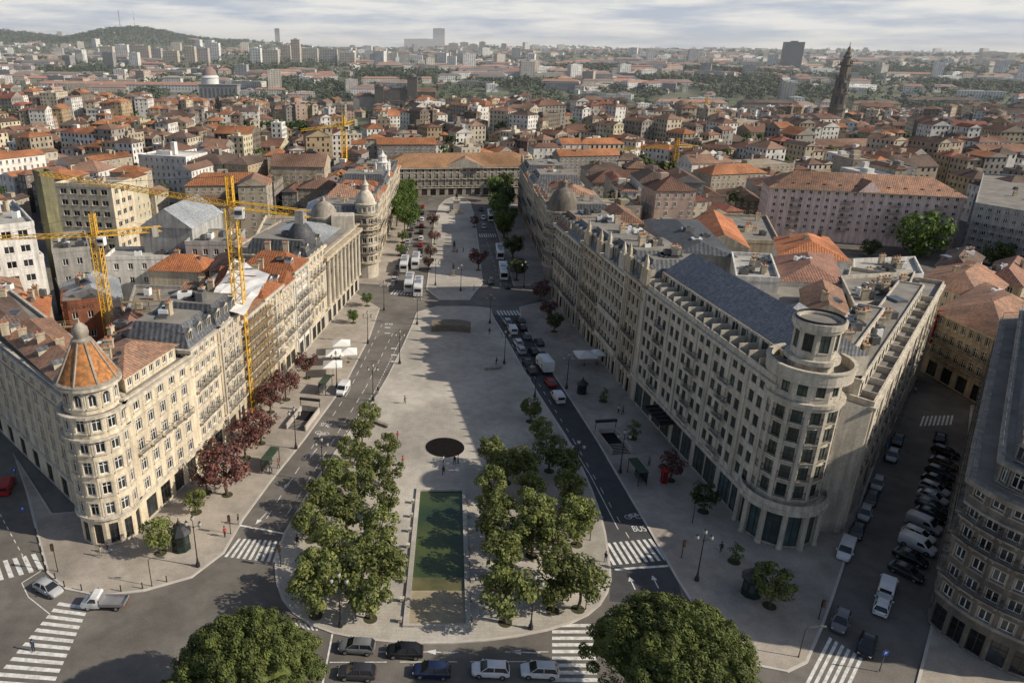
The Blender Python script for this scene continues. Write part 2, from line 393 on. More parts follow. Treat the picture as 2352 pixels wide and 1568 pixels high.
# ---------------------------------------------------------------- reference lines
La=G(318,1248); Lb=G(825,665); Ra=G(1712,1215); Rm=G(1447,915); Rb=G(1265,682); Lc=G(850,655); Ld=G(905,505); Rc=G(1262,650); Rd=G(1190,480)
def ln(P,Q,Y): t=(Y-P.y)/(Q.y-P.y); return P.x+(Q.x-P.x)*t
LX=lambda Y: ln(La,Lb,Y) if Y<SY(192) else ln(Lc,Ld,Y)
RX=lambda Y: ln(Ra,Rm,Y) if Y<Rm.y else (ln(Rm,Rb,Y) if Y<SY(190) else ln(Rc,Rd,Y))
# ---------------------------------------------------------------- ground
mb=MB(); ys=[-300,-50]+list(range(20,400,40))+list(range(400,1600,30))+list(range(1600,5000,90))+[5200,5800,6500,8000,11000,16000,26000]
xs=[-26000,-12000,-7000,-5000,-4200]+list(range(-3700,-900,90))+list(range(-900,901,40))+list(range(990,3701,90))+[4200,5000,7000,12000,26000]
rows=[[(x,y,terr(x,y)-.3) for x in xs] for y in ys]; mb.grid(rows,closed=False,cap=False)
gm=mat('distant_land',(.09,.115,.055),(.17,.16,.12),s=.006,kind='ground')
tag(mb.build('ground',gm,smooth=True),kind='structure')
def sheet(name,pts,z,m,th=0):
    mb=MB(); P=[(p[0],p[1]) for p in pts]
    ar=sum(P[i][0]*P[(i+1)%len(P)][1]-P[(i+1)%len(P)][0]*P[i][1] for i in range(len(P)))
    if ar<0: P=P[::-1]
    if th: mb.prism(P,z-th,z)
    else: mb.face([(*p,z) for p in P])
    return tag(mb.build(name,m),kind='structure')
sheet('city_ground',[(-420,20),(420,20),(420,390),(-420,390)],-.012,mat('city_yard',(.18,.155,.13),(.11,.095,.08),kind='ground'))
pg=lambda L,z=0:[G(a,b,z) for a,b in L]
sheet('road',pg([(-300,1600),(-300,900),(600,700),(860,560),(1000,445),(1120,445),(1230,560),(1400,700),(1700,900),(1600,1200),(1900,1250),(2060,1000),(2110,850),(2330,900),(2300,1200),(2500,1700)])+[Vector((110,30,0)),Vector((-80,30,0))],0,road_c)
RKERB=[(1555,1330),(1490,1215),(1425,1105),(1370,1010),(1315,925),(1275,865),(1235,800),(1195,725)]
IRIGHT=[(1130,722),(1160,770),(1222,880),(1300,1000),(1352,1100),(1388,1200),(1402,1290)]
sheet('road_asphalt',pg([(1400,1380)]+[(1575,1395)]+RKERB+IRIGHT),.004,asph)
def pave(name,px,m,h=.13,it=1,extra=()):
    P=[G(a,b,h) for a,b in px]
    for _ in range(it):
        Q=[]
        for i in range(len(P)):
            a,b=P[i],P[(i+1)%len(P)]; Q+=[a.lerp(b,.25),a.lerp(b,.75)]
        P=Q
    P=list(P)+list(extra)
    Q=[(p.x,p.y) for p in P]
    ar=sum(Q[i][0]*Q[(i+1)%len(Q)][1]-Q[(i+1)%len(Q)][0]*Q[i][1] for i in range(len(Q)))
    if ar<0: Q=Q[::-1]
    mb=MB(); mb.prism(Q,-.01,h); tag(mb.build(name,m),kind='structure')
    mb=MB(); mb.ring(Q,-.01,h+.012,.03,-.28); tag(mb.build(name+'_kerb',kerbm),kind='structure')
    return Q
ISL=[(962,703),(940,762),(872,900),(812,975),(745,1070),(685,1165),(640,1245),(628,1320),(655,1395),(735,1448),(860,1472),(1000,1478),(1150,1468),(1290,1440),(1370,1402),(1405,1345)]+IRIGHT[::-1]+[(1128,703)]
pave('plaza',ISL,plaza)
pave('plaza_south',[(975,688),(988,600),(1000,480),(1030,452),(1068,452),(1085,470),(1100,560),(1113,688)],plaza)
LK=[(60,1130),(85,1230),(108,1315),(150,1352),(230,1368),(330,1356),(440,1325),(515,1268),(560,1190),(620,1108),(700,1008),(768,915),(800,868),(850,772),(872,708)]
pave('left_pavement',LK,pavm,it=0,extra=[Vector((LX(SY(185))-3,SY(186),0)),Vector((LX(SY(130))-3,SY(130),0)),Vector((LX(SY(79))-3,SY(84),0)),G(120,1180),G(30,1040)])
pave('left_pavement_south',[(905,655),(935,540),(958,450),(890,450),(820,650)],pavm,it=0)
RK=[(1193,705)]+RKERB[::-1]+[(1600,1400),(1660,1480),(1740,1528),(1810,1542),(1855,1520),(1890,1440),(1915,1370),(1935,1310),(1990,1120),(2040,985),(2085,885),(2118,820)]
pave('right_pavement',RK,pavm,it=0,extra=[Vector((88,162,0)),Vector((49,110,0)),Vector((RX(SY(184))+4,SY(184),0))])
pave('right_pavement_south',[(1180,655),(1150,560),(1122,470),(1195,470),(1290,655)],pavm,it=0)
pave('side_pavement',[(2105,1568),(2130,1470),(2185,1250),(2215,1090),(2225,980),(2230,930),(2420,930),(2700,1650),(2110,1650)],pavm,it=0)
def quadm(mb,pts,z): mb.face([(p[0],p[1],z) for p in pts])
def zebra(TL,TR,BR,BL,n,z=.012,duty=.5):
    TL,TR,BR,BL=[G(*p) for p in (TL,TR,BR,BL)]; mb=MB()
    for i in range(n):
        a,b=i/n,(i+duty)/n
        quadm(mb,[TL.lerp(TR,a),TL.lerp(TR,b),BL.lerp(BR,b),BL.lerp(BR,a)],z)
    tag(mb.build('crosswalk',paint),kind='structure')
zebra((1380,1248),(1502,1236),(1540,1285),(1408,1297),9)
zebra((548,1236),(655,1242),(640,1292),(515,1278),9)
zebra((1268,1600),(1268,1425),(1365,1425),(1375,1600),11)
zebra((-40,1590),(142,1375),(208,1385),(110,1600),13)
zebra((-60,1302),(92,1268),(112,1304),(-50,1345),7)
zebra((1905,1462),(1990,1515),(1950,1600),(1850,1568),6)
zebra((2120,955),(2195,953),(2190,975),(2112,978),8)
zebra((1140,713),(1192,713),(1200,724),(1146,724),7)
zebra((905,666),(960,668),(955,678),(896,676),8)
zebra((1100,537),(1140,537),(1143,545),(1102,545),8)
zebra((675,1430),(730,1432),(735,1448),(690,1444),5)
def stripe(mb,pts,w=.12,z=.012,dash=None):
    P=[G(*p) for p in pts]
    for a,b in zip(P,P[1:]):
        d=(b-a); L=d.length; d.normalize(); n=Vector((-d.y,d.x,0))*w/2
        segs=[(0,L)] if not dash else [(u,min(L,u+dash[0])) for u in [k*(dash[0]+dash[1]) for k in range(int(L/(dash[0]+dash[1]))+1)]]
        for u,v in segs: quadm(mb,[a+d*u-n,a+d*v-n,a+d*v+n,a+d*u+n],z)
mb=MB()
stripe(mb,[(1235,900),(1300,1000),(1358,1095),(1420,1215)]); stripe(mb,[(1176,790),(1235,900)],dash=(2,2.5)); stripe(mb,[(1412,1307),(1548,1298)],w=.4)
stripe(mb,[(1445,1235),(1385,1130),(1320,1015),(1265,925),(1215,845),(1165,755)],w=.1,dash=(1.4,2.4))
for L in ([(660,1180),(760,1020),(840,890),(905,760)],[(612,1190),(715,1030),(800,900),(880,740)]): stripe(mb,L,dash=(2,2.2))
stripe(mb,[(690,1160),(745,1075),(800,985),(860,900),(925,770)],w=.15,dash=(.8,.6))
stripe(mb,[(552,1206),(670,1228)],w=.35); stripe(mb,[(765,1448),(735,1600)],w=.2); stripe(mb,[(757,1520),(1230,1518)],dash=(2.5,1.5)); stripe(mb,[(870,1496),(1060,1497)],dash=(2,1.6)); stripe(mb,[(1160,1496),(1260,1496)],dash=(2,1.6))
stripe(mb,[(50,1338),(65,1370),(115,1410)]); stripe(mb,[(50,1338),(95,1310)]); stripe(mb,[(0,1180),(60,1290)],dash=(1,1))
stripe(mb,[(1150,725),(1180,775)],dash=(2,2)); stripe(mb,[(900,660),(930,600),(965,480)],dash=(2,3)); stripe(mb,[(1180,655),(1145,560),(1110,470)],dash=(2,3)); stripe(mb,[(1150,655),(1120,560),(1098,470)],dash=(2,3))
def arrow(px,py,ang,s=1.):
    p=G(px,py); d=Vector((math.cos(ang),math.sin(ang),0)); n=Vector((-d.y,d.x,0))
    quadm(mb,[p-d*1.6*s-n*.08,p+d*.4*s-n*.08,p+d*.4*s+n*.08,p-d*1.6*s+n*.08],.012); mb.face([(*(p+d*1.6*s)[:2],.012),(*(p+d*.4*s+n*.4)[:2],.012),(*(p+d*.4*s-n*.4)[:2],.012)])
arrow(1010,1497,PI,1.1); arrow(1205,1497,PI,1.1); arrow(720,1040,-PI/2-.2,1); arrow(600,1190,-PI/2-.3,1); arrow(662,1110,-PI/2-.2,1); arrow(1172,820,PI/2); arrow(1452,1338,PI/2+.1,.8); arrow(1505,1335,PI/2+.1,.8); arrow(1148,760,PI/2)
for py in (830,815,800,765,752):
    p=G(905 if py>790 else 890,py); mb.obox(p.x,p.y,.008,1.4,.5,.006)
tag(mb.build('lane_markings',paint),kind='structure')
def textobj(s,p,rz,size,m,name,parent=None,rx=0.,ext=.01):
    cu=bpy.data.curves.new(name,'FONT'); cu.body=s; cu.size=size; cu.extrude=ext; cu.align_x='CENTER'; cu.align_y='CENTER'
    o=bpy.data.objects.new(name,cu); C.objects.link(o)
    dg=bpy.context.evaluated_depsgraph_get(); me=bpy.data.meshes.new_from_object(o.evaluated_get(dg)); bpy.data.objects.remove(o)
    me.materials.clear(); me.materials.append(m)
    o=bpy.data.objects.new(name,me); C.objects.link(o); o.location=p; o.rotation_euler=(rx,0,rz)
    if parent: o.parent=parent; o.location=Vector(p)-wloc(parent)
    return o
for (px,py,a) in ((1468,1214,.12),(748,975,PI-.25),(893,744,PI)):
    p=G(px,py); p.z=.014; o=textobj('BUS',p,a,1.5,paint,'road_lettering',ext=.002); tag(o,kind='structure'); o.scale=(.8,1.3,1)
def bike(px,py,a):
    p=G(px,py); mb=MB(); d=Vector((math.cos(a),math.sin(a),0)); n=Vector((-d.y,d.x,0))
    def ln_(u0,v0,u1,v1,w=.06):
        A=p+d*u0+n*v0; B=p+d*u1+n*v1; t=(B-A).normalized(); q=Vector((-t.y,t.x,0))*w; quadm(mb,[A-q,B-q,B+q,A+q],.013)
    for c in (-.8,.8):
        for k in range(12):
            a0,a1=2*PI*k/12,2*PI*(k+1)/12; ln_(c+.5*math.cos(a0),.5*math.sin(a0),c+.5*math.cos(a1),.5*math.sin(a1))
    for q in ((-.8,0,-.3,.7),(-.3,.7,.6,.7),(.6,.7,.8,0),(-.3,.7,0,0),(0,0,.6,.7),(-.8,0,0,0),(.6,.7,.5,1.)): ln_(*q)
    tag(mb.build('bicycle_marking',paint),kind='structure')
bike(1455,1186,.12); bike(740,994,PI-.25)
# pool
pa,pb,pc,pd=G(925,1442),G(1082,1442),G(1070,1124),G(957,1124)
def ip(u,v,z=0):
    p=pa.lerp(pb,u).lerp(pd.lerp(pc,u),v); return (p.x,p.y,z)
fl=mat('pool_floor_stone',(.38,.32,.22),(.25,.21,.14),s=.5)
mb=MB()
for (u0,u1,v0,v1) in ((0,.08,0,1),(.92,1,0,1),(.08,.92,.975,1),(.08,.92,0,.012)):
    q=[ip(u0,v0),ip(u1,v0),ip(u1,v1),ip(u0,v1)]; mb.prism([(a,b) for a,b,c in q],.1,.42)
tag(mb.build('pool_rim',plaza,None),kind='structure')
mb=MB(); mb.face([ip(.08,.012,.145),ip(.92,.012,.145),ip(.92,.35,.145),ip(.08,.35,.145)]); tag(mb.build('pool_steps',fl),kind='structure')
mb=MB(); mb.face([ip(.08,.30,.16),ip(.92,.30,.16),ip(.92,.975,.16),ip(.08,.975,.16)]); tag(mb.build('water',waterm),kind='structure')
mb=MB(); mb.face([ip(.08,.215,.155),ip(.92,.215,.155),ip(.92,.31,.155),ip(.08,.31,.155)]); tag(mb.build('shallow_water',waters),kind='structure')
mb=MB()
for v in (.08,.14,.2): q=[ip(.08,v),ip(.92,v),ip(.92,v+.015),ip(.08,v+.015)]; mb.prism([(a,b) for a,b,c in q],.14,.17)
tag(mb.build('pool_step_edges',fl),kind='structure')
for i,v in enumerate([.03,.15,.27,.39,.51,.63,.75,.87]):
    for u in (-.05,1.05):
        x,y,z=ip(u,v); mb=MB(); mb.obox(x,y,.13,.45,.45,.55); mb.obox(x,y,.68,.55,.55,.08); tag(mb.build('stone_post',pale),'low square granite post beside the long green pool','post','granite posts around the pool')
g=G(1022,1027,.13); mb=MB(); mb.lathe([(3.4,.0),(3.4,.06)],g.x,g.y,40,0,.13); mb.lathe([(3.5,0),(3.5,.04)],g.x,g.y,40,1,.125)
d=mb.build('ground_disc',[mat('dark_grating',(.012,.010,.010),(.007,.006,.006),s=1.,rough=.9,spec=.1),plaza]); tag(d,'round black metal grating disc set in the pale plaza paving','grating')
# ---------------------------------------------------------------- near left row
def pil_poly(A,B,dep):
    A=Vector(A[:2]); B=Vector(B[:2]); d=(B-A).normalized(); n=Vector((-d.y,d.x)); return [tuple(A),tuple(B),tuple(B+n*dep),tuple(A+n*dep)]
def circ(cx,cy,r,n=18,a0=0): return [(cx+r*math.cos(a0+2*PI*k/n),cy+r*math.sin(a0+2*PI*k/n)) for k in range(n)]
def tower(b,cx,cy,r,z0,z1,rows,n=16,w=1.1,shop=None,bal=(),balk='iron'):
    P=circ(cx,cy,r,n,PI/n)
    for i in range(n):
        A,B=P[i],P[(i+1)%n]
        if seen(A,B): b.fac(A,B,z0,z1,1,rows,w=w,marg=.1,shop=shop,bal=bal,balk=balk)
        else: b.w.face([(*A,z0),(*B,z0),(*B,z1),(*A,z1)])
    b.w.face([(*p,z1-.04) for p in P],1)
    return P
def roofclut(root,poly,z,n,seed):
    r=random.Random(seed); c=Vector((sum(p[0] for p in poly)/len(poly),sum(p[1] for p in poly)/len(poly)))
    for i in range(n):
        p=Vector(poly[r.randrange(len(poly))][:2]).lerp(c,r.uniform(.25,.95)); q=Vector(poly[r.randrange(len(poly))][:2]).lerp(c,.5); p=p.lerp(q,r.random()*.5)
        t=r.random()
        if t<.42: acunit(root,p.x,p.y,z,r.choice((0,.2,1.57)),(r.uniform(1,2.4),r.uniform(.8,1.6),r.uniform(.7,1.6)))
        elif t<.8: chimney(root,p.x,p.y,z,r.uniform(1.,2.2),a=r.choice((0,.2,1.5)))
        else: skylight(root,p.x,p.y,z,r.choice((0,.2)),r.uniform(1.2,2.4),r.uniform(1.6,3.2))
tc=G(243,1240); Tx,Ty=tc.x,tc.y+2.6
Q=G(-60,930)
TL=(Tx-3.4,Ty+.9); TR=(Tx+4.0,Ty+.8)
yP=SY(94.); Pn=(LX(yP),yP)
h0=20.2
b=Bld('corner_building','cream corner building with round turret under an orange scaled cone roof','building',(Tx,Ty),wall=cream,trim=pale)
w1=[TR,Pn,(Pn[0]-11,Pn[1]+2),(TR[0]-10,TR[1]+9)]
rr=rws(h0,5,g=4.2,wh=1.9)
b.fac(TR,Pn,.13,h0,5,rr,w=1.25,shop=(3.2,4,2.4),bal=(3,))
b.fac(Q,TL,.13,h0,13,rr,w=1.25,shop=(3.2,9,2.4))
body=[(Q.x,Q.y),TL,TR,Pn,(Pn[0]-12,Pn[1]+3),(TL[0]-1,TL[1]+12),(Q.x+6,Q.y+9)]
b.w.face([(*p,h0-.02) for p in body],1)
for k in (3,4,5): b.w.face([(*body[k],0),(*body[k+1],0),(*body[k+1],h0),(*body[k],h0)])
b.corn(body,h0,.6,.7); b.corn(body,h0+.5,.25,.35); b.corn(body,4.8,.4,.3); b.corn(body,h0-3.3,.3,.25)
tower(b,Tx,Ty,4.1,.13,h0,rr,n=12,w=1.2,shop=(3.2,1,1.2))
for z in (4.8,h0-3.3,h0): b.t.ring(circ(Tx,Ty,4.1,24),z-.35,z,.4)
tower(b,Tx,Ty,3.6,h0,h0+3.7,[(h0+1.,1.5,'arch')],n=12,w=1.)
b.t.ring(circ(Tx,Ty,3.6,24),h0+3.4,h0+3.8,.6)
z=h0+3.8
rm=MB(); rm.lathe([(4.0,0),(3.8,.4),(3.2,1.4),(1.15,5.3),(.85,5.6)],Tx,Ty,16,0,z)
rm.build('cone_roof',copper,b.root,True)
for k in range(8):
    mb=MB(); a=2*PI*k/8; c_,s_=math.cos(a),math.sin(a)
    mb.tube([(Tx+3.9*c_,Ty+3.9*s_,z+.25),(Tx+3.25*c_,Ty+3.25*s_,z+1.4),(Tx+1.18*c_,Ty+1.18*s_,z+5.35)],.16,5); mb.build('cone_rib',granite,b.root,True)
mb=MB(); mb.lathe([(1.25,5.2),(1.3,5.5),(.9,5.8),(1.05,6.4),(.95,7.1),(.5,7.6),(.15,7.8),(.08,8.4)],Tx,Ty,12,0,z); mb.build('finial',granite,b.root,True)
mb=MB(); mb.lathe([(4.2,-.1),(4.2,.2),(3.8,.4)],Tx,Ty,24,0,z); mb.build('cone_base',granite,b.root,True)
at=offs(w1,-1.4); zz=h0; hh=2.4
b.fac(at[0],at[1],zz,zz+hh,7,[(zz+.6,1.2,'plain')],w=1.,marg=.3); b.w.face([(*at[1],zz),(*at[2],zz),(*at[2],zz+hh),(*at[1],zz+hh)]); b.w.face([(*at[3],zz),(*at[0],zz),(*at[0],zz+hh),(*at[3],zz+hh)])
rm=MB(); hip(rm,at,zz+hh,1.8,.6,.9); rm.build('roof',tile_r,b.root)
q0=Vector((Q.x,Q.y)).lerp(Vector(TL),.42)
q2=offs([(q0.x+.6,q0.y+1.2),(TL[0]-3.5,TL[1]+3.2),(TL[0]-.5,TL[1]+9.5),(q0.x+6,q0.y+7.5)],-.2)
b.w.face([(*q2[0],h0),(*q2[1],h0),(*q2[1],h0+1.),(*q2[0],h0+1.)]); b.w.face([(*q2[1],h0),(*q2[2],h0),(*q2[2],h0+1.),(*q2[1],h0+1.)]); b.w.face([(*q2[3],h0),(*q2[0],h0),(*q2[0],h0+1.),(*q2[3],h0+1.)])
rm=MB(); hip(rm,q2,h0+1.,2.,.5,.9); rm.build('roof',tile_r,b.root)
q3=[(Q.x+1,Q.y+1),(q0.x-1.5,q0.y+1.4),(q0.x+3.5,q0.y+7),(Q.x+6,Q.y+8)]
rm=MB(); hip(rm,q3,h0+.2,1.6,.1,.9); rm.build('roof',tile_d,b.root)
for p,a in along(q2[0],q2[1],4,.6): dormer(b.root,(p.x,p.y,h0+1.1),a,1.2,1.3,pale)
roofclut(b.root,q3,h0+1.,8,77)
for k in range(5): chimney(b.root,lerp(q2[0][0],q2[2][0],.15+.18*k),lerp(q2[0][1],q2[2][1],.3+.15*k),h0+1.8,1.8,a=.6)
for k in range(3): chimney(b.root,w1[0][0]-4-k*1.,w1[0][1]+4+k*3.,h0+3.2,1.6,a=.2)
for k in range(3): skylight(b.root,w1[0][0]-2.5-k*.6,w1[0][1]+3+k*2.6,h0+3.3,.2,.8,1.2)
b.done()
specs=[
 (94.,103,21.5,6,cream,'std','mansard','cream stone building with slate mansard, next to the cone turret building',2.4),
 (103.,111.5,21.5,6,beige,'ped','mansard','ornate beige building with pedimented windows, before the scaffolded facade',2.6),
 (111.5,121.5,19.5,5,granite,'std','hipo','weathered grey building behind the scaffolding at the tall yellow crane mast',2.5),
 (121.5,130,20,6,beige,'std','hipo','narrow beige building with iron balconies just past the tall crane',2.6),
 (130.,137,19,6,cream,'ped','gable','slim cream building with orange gable roof two doors past the tall crane',2.4),
 (137.,146,20.5,6,whitew,'std','hipo','white ornate building with orange roof beside the slate domed roof',2.5),
 (146.,157,21,5,pale,'ped','mansard','pale stone building crowned by a dark slate dome on the left row',2.8)]
for i,(y0,y1,h,nf,wm,st,rk,lab,bay) in enumerate(specs):
    y0=SY(y0); y1=SY(y1); dep=(11,12,13,12,14,12,15)[i]
    A=(LX(y0)+(0.12 if i%2 else 0),y0+.02); B=(LX(y1)+(0.12 if i%2 else 0),y1-.02); P=pil_poly(A,B,dep)
    b=Bld('avenue_building',lab,'building',A,wall=wm,trim=pale if wm!=pale else cream)
    b.mass(P,.13,h,(0,3),rws(h,nf,g=4.6,wh=2.,style=st),bay=bay,pil=2 if i%2 else 0,bal=(1,2,3,4) if i in(1,3,5) else (2,4),w=1.2)
    b.corn(P,h,.55,.65); b.corn(P,5.1,.35,.3); b.corn(P,h-3.1,.25,.25)
    rm=MB()
    if rk=='mansard':
        mansard(rm,P,h,3.4,1.6); rm.build('roof',[slate,flat],b.root)
        for p,a in along(P[0],P[1],max(2,int((y1-y0)/2.7)),.35): dormer(b.root,(p.x,p.y,h+.5),a,1.3,1.9,pale)
        roofclut(b.root,offs(P,-2.5),h+3.35,6,i)
    else:
        hip(rm,P,h,3.,.4,0 if rk=='gable' else .7); rm.build('roof',[tile_o if i!=2 else tile_r],b.root)
        if i!=2:
            for p,a in along(P[0],P[1],2,1.0): dormer(b.root,(p.x,p.y,h+.4),a,1.3,1.6,whitew)
        for k in range(2): chimney(b.root,P[2][0]+3+k*4,P[2][1]-1.+k*.3-.6,h+1.2,2.6)
        skylight(b.root,P[0][0]-3.5,P[0][1]+3,h+1.9,.2,1.2,1.6)
    if i==6:
        cx,cy=B[0]-4,B[1]-6; mb=MB(); mb.lathe([(3.4,0),(3.5,.5),(3.3,2.),(2.7,3.8),(1.7,5.2),(.7,5.9),(.3,6.2),(.1,7.4)],cx,cy,12,0,h+1); mb.build('dome',slate,b.root,True)
    P2=[P[3],P[2],(P[2][0]-9,P[2][1]+2),(P[3][0]-9,P[3][1]+2)]
    h2=h-3-(i*37%4); b2=Bld('rear_house','lower rear house behind the left facade row, %s from the cone turret building'%ordn(i),'building',P2[0],wall=[whitew,greyw,ochre,cream][i%4])
    b2.mass(offs(P2,-.1),0,h2,True,rws(h2,5,g=3),bay=3,shop=False,w=1.1); rm=MB(); hip(rm,offs(P2,-.1),h2,1.9,.3,.8 if i%2 else 0); rm.build('roof',[[tile_r,zinc,tile_b,tile_o][i%4]],b2.root); roofclut(b2.root,P2,h2+1.,4,i+5); b2.done()
    b.done()
A=(LX(SY(157)),SY(157)+.05); B=(LX(SY(186)),SY(185.5)); P=pil_poly(A,B,22); h=18.
b=Bld('bank_building','pale stone bank with a giant order of columns facing the avenue','building',A,wall=pale,trim=beige)
b.mass(P,.13,h,(0,3),[(5.8,3.,'std'),(10.,2.4,'ped'),(13.8,1.6,'std')],bay=3.4,shop=3.2,w=1.5)
b.corn(P,h,.9,1.1); b.corn(P,h+1.3,.3,.5); b.corn(P,5.,.5,.6); b.w.prism(offs(P,-.4),h,h+1.2,0,1)
for i,(p,a) in enumerate(along(P[0],P[1],9,-.55)):
    mb=MB(); mb.lathe([(.6,0),(.6,.3),(.5,.4),(.42,11.),(.55,11.4),(.65,11.7)],p.x,p.y,12,0,5.); mb.build('column',pale,b.root,True)
mb=MB(); hip(mb,offs(P,-3),h+1.2,2.6,0); mb.build('roof',[zinc],b.root)
cx,cy=B[0]-9,B[1]-2.; mb=MB(); mb.lathe([(3.8,0),(3.8,2.2),(4.2,2.3),(4.2,2.7),(3.6,2.8),(3.4,4.),(2.7,5.3),(1.6,6.2),(.6,6.6),(.3,7.8)],cx,cy,20,0,h+1.2); mb.build('dome',granite,b.root,True)
mb=MB(); p=Vector(P[1]).lerp(Vector(P[0]),.12); mb.obox(p.x-3,p.y,h+1.2,6,5,3.4,.1); mb.build('pavilion',pale,b.root)
roofclut(b.root,offs(P,-1.5),h+1.2,7,9)
b.done()
def row2(side):
    if side<0: ys2=[(197,214,18,5,pale),(214,227,20,6,cream),(227,241,19,5,beige),(241,255,20,6,cream),(255,270,19,5,granite),(270,286,19,5,beige),(286,302,17,5,cream)]
    else: ys2=[(197,214,20,6,granite),(214,230,21,6,beige),(230,246,19,5,granite),(246,262,20,5,cream),(262,280,18,5,beige),(280,300,18,5,granite)]
    for i,(y0,y1,h,nf,wm) in enumerate(ys2):
        y0=SY(y0); y1=SY(y1)
        if side<0: A=(LX(y0),y0+.03); B=(LX(y1),y1-.03)
        else: A=(RX(y1),y1-.03); B=(RX(y0),y0+.03)
        P=pil_poly(A,B,17)
        nm=('left','right')[side>0]
        if i==0: lab='pale corner building with a tall domed turret, left row past the cross street' if side<0 else 'dark granite corner building with a black ribbed dome on the right row'
        else: lab='%s building, %s past the cross street in the far %s row'%({'cream_stone':'cream stone','beige_stone':'beige stone','grey_granite':'grey granite','pale_limestone':'pale'}[wm.name],ordn(i),nm)
        b=Bld('avenue_building',lab,'building',A,wall=wm,trim=pale if wm!=pale else beige)
        b.mass(P,.13,h,(0,1,3) if side>0 else (0,3),rws(h,nf,g=4.4,wh=2.,style='std'),bay=2.7,bal=(1,3) if i%2 else (2,),w=1.15)
        b.corn(P,h,.5,.6); b.corn(P,5,.3,.3)
        rm=MB()
        if i in(0,3,5): mansard(rm,P,h,3.2,2.); rm.build('roof',[slate,flat],b.root)
        else: hip(rm,P,h,3.6,.4,.5); rm.build('roof',[tile_o if i%2==0 else tile_r],b.root)
        for p,a in along(P[0],P[1],3,.5): dormer(b.root,(p.x,p.y,h+.4),a,1.2,1.7,pale)
        roofclut(b.root,offs(P,-4),h+2.4,4,i+40)
        if i==0:
            cx,cy=(A[0]-2.2,A[1]+2.4) if side<0 else (B[0]+2.6,B[1]+2.8); r=3.8 if side<0 else 4.2
            tower(b,cx,cy,r,.13,h+1.4,rws(h+.6,nf,g=4.4,wh=2.2),n=12,w=1.2,bal=(1,3,4))
            for z in (5,h-3,h+1.4): b.t.ring(circ(cx,cy,r,24),z-.4,z,.5)
            mb=MB()
            if side<0:
                tower(b,cx,cy,r*.78,h+1.4,h+4.,[(h+1.9,1.5,'plain')],n=12,w=.9)
                mb.lathe([(r*.9,4.),(r*.9,4.3),(r*.76,4.5),(r*.74,5.2),(r*.56,6.8),(r*.32,7.8),(r*.26,8),(r*.26,9.4),(r*.32,9.5),(r*.18,10.3),(.18,11),(.1,12.4)],cx,cy,16,0,h); mb.build('dome',pale,b.root,True)
            else:
                mb.lathe([(r*1.02,1.4),(r*1.0,2.6),(r*.95,4.),(r*.75,6.),(r*.45,7.2),(r*.2,7.8),(r*.2,9.),(r*.26,9.2),(.15,10.2),(.08,11.6)],cx,cy,16,0,h); mb.build('dome',dgran,b.root,True)
        if (side<0 and i==4) or (side>0 and i==5):
            cx,cy=(P[0][0]-3,P[0][1]+3) if side<0 else (P[0][0]+3,P[0][1]-3)
            mb=MB(); hh=topz(cx,cy,345 if side<0 else 350)-h
            mb.obox(cx,cy,h-.5,5,5,hh*.35); mb.obox(cx,cy,h+hh*.35-.5,5.6,5.6,.5); mb.lathe([(2.2,0),(2.2,hh*.22),(2.6,hh*.23),(1.6,hh*.28),(1.5,hh*.42),(1.8,hh*.43),(.9,hh*.5),(.5,hh*.56),(.1,hh*.66)],cx,cy,8,0,h+hh*.35)
            for k in range(4):
                a=PI/4+PI/2*k; mb.lathe([(.4,0),(.45,1.6),(.1,3)],cx+3.3*math.cos(a),cy+3.3*math.sin(a),6,0,h+hh*.35)
            mb.build('spire',whitew if side<0 else beige,b.root)
        b.done()
row2(-1); row2(1)
# ---------------------------------------------------------------- right side
tc=G(1812,1262); tx,ty=tc.x,tc.y+5.3
b=Bld('corner_hotel','pale stone corner building with a tiered round tower and long slate roof','building',(tx,ty),wall=pale,trim=pale); b.gm=glassg; b.fm=dframe; b.shopg=mat('teal_shop_glass',(.08,.13,.13),(.035,.06,.06),rough=.12,rnd=.5,kind='glass',spec=.6)
hR=23.5
A=(Rm.x,Rm.y); Bp=Vector((Ra.x,Ra.y)); Bp=(Bp.x,Bp.y)
E0=G(1930,1225); E1=G(2108,862)
e0=(E0.x,E0.y); e1=(E1.x,E1.y)
rows=[(6.+i*2.95+.7,1.75,'plain') for i in range(6)]
b.fac(A,Bp,.13,hR,16,rows,w=1.25,marg=1.2,shop=(4.2,10,3.4),gap=.25)
cp=[A,Bp,(Bp[0]+4,Bp[1]+3),(A[0]+10,A[1]+1)]
b.corn(cp,5.6,.5,.4); b.corn(cp,hR,.6,.45)
d=(Vector(Bp)-Vector(A)); Ln=d.length; d.normalize(); n=Vector((d.y,-d.x)); ang=math.atan2(d.y,d.x)
for k in range(9):
    p=Vector(A)+d*(1.2+(Ln-2.4)*k/8)+n*.08; b.t.obox(p.x,p.y,5.6,.8,.2,hR-6.2,ang)
for kk in (3,8,12):
    for f in range(5):
        p=Vector(A)+d*(1.2+(Ln-2.4)*kk/16); b.bal.append(((p.x,p.y,6.+f*2.95+.65),ang,3.2,'iron'))
hE=20.5
b.w.face([(*Bp,0),(tx,ty-1,0),(tx,ty-1,hR),(*Bp,hR)]); b.w.face([(tx,ty-1,0),(*e0,0),(*e0,hE),(tx,ty-1,hE)])
b.fac(e0,e1,.13,hE,18,[(5.5+i*2.5+.6,1.5,'plain') for i in range(6)],w=1.3,shop=(4,12,3.),pil=2,bal=(2,4),balk='small')
b.w.face([(*p,hE-.06) for p in [(tx,ty-1),e0,e1,(e1[0]-18,e1[1]+12),(A[0]+20,A[1]+4)]],1)
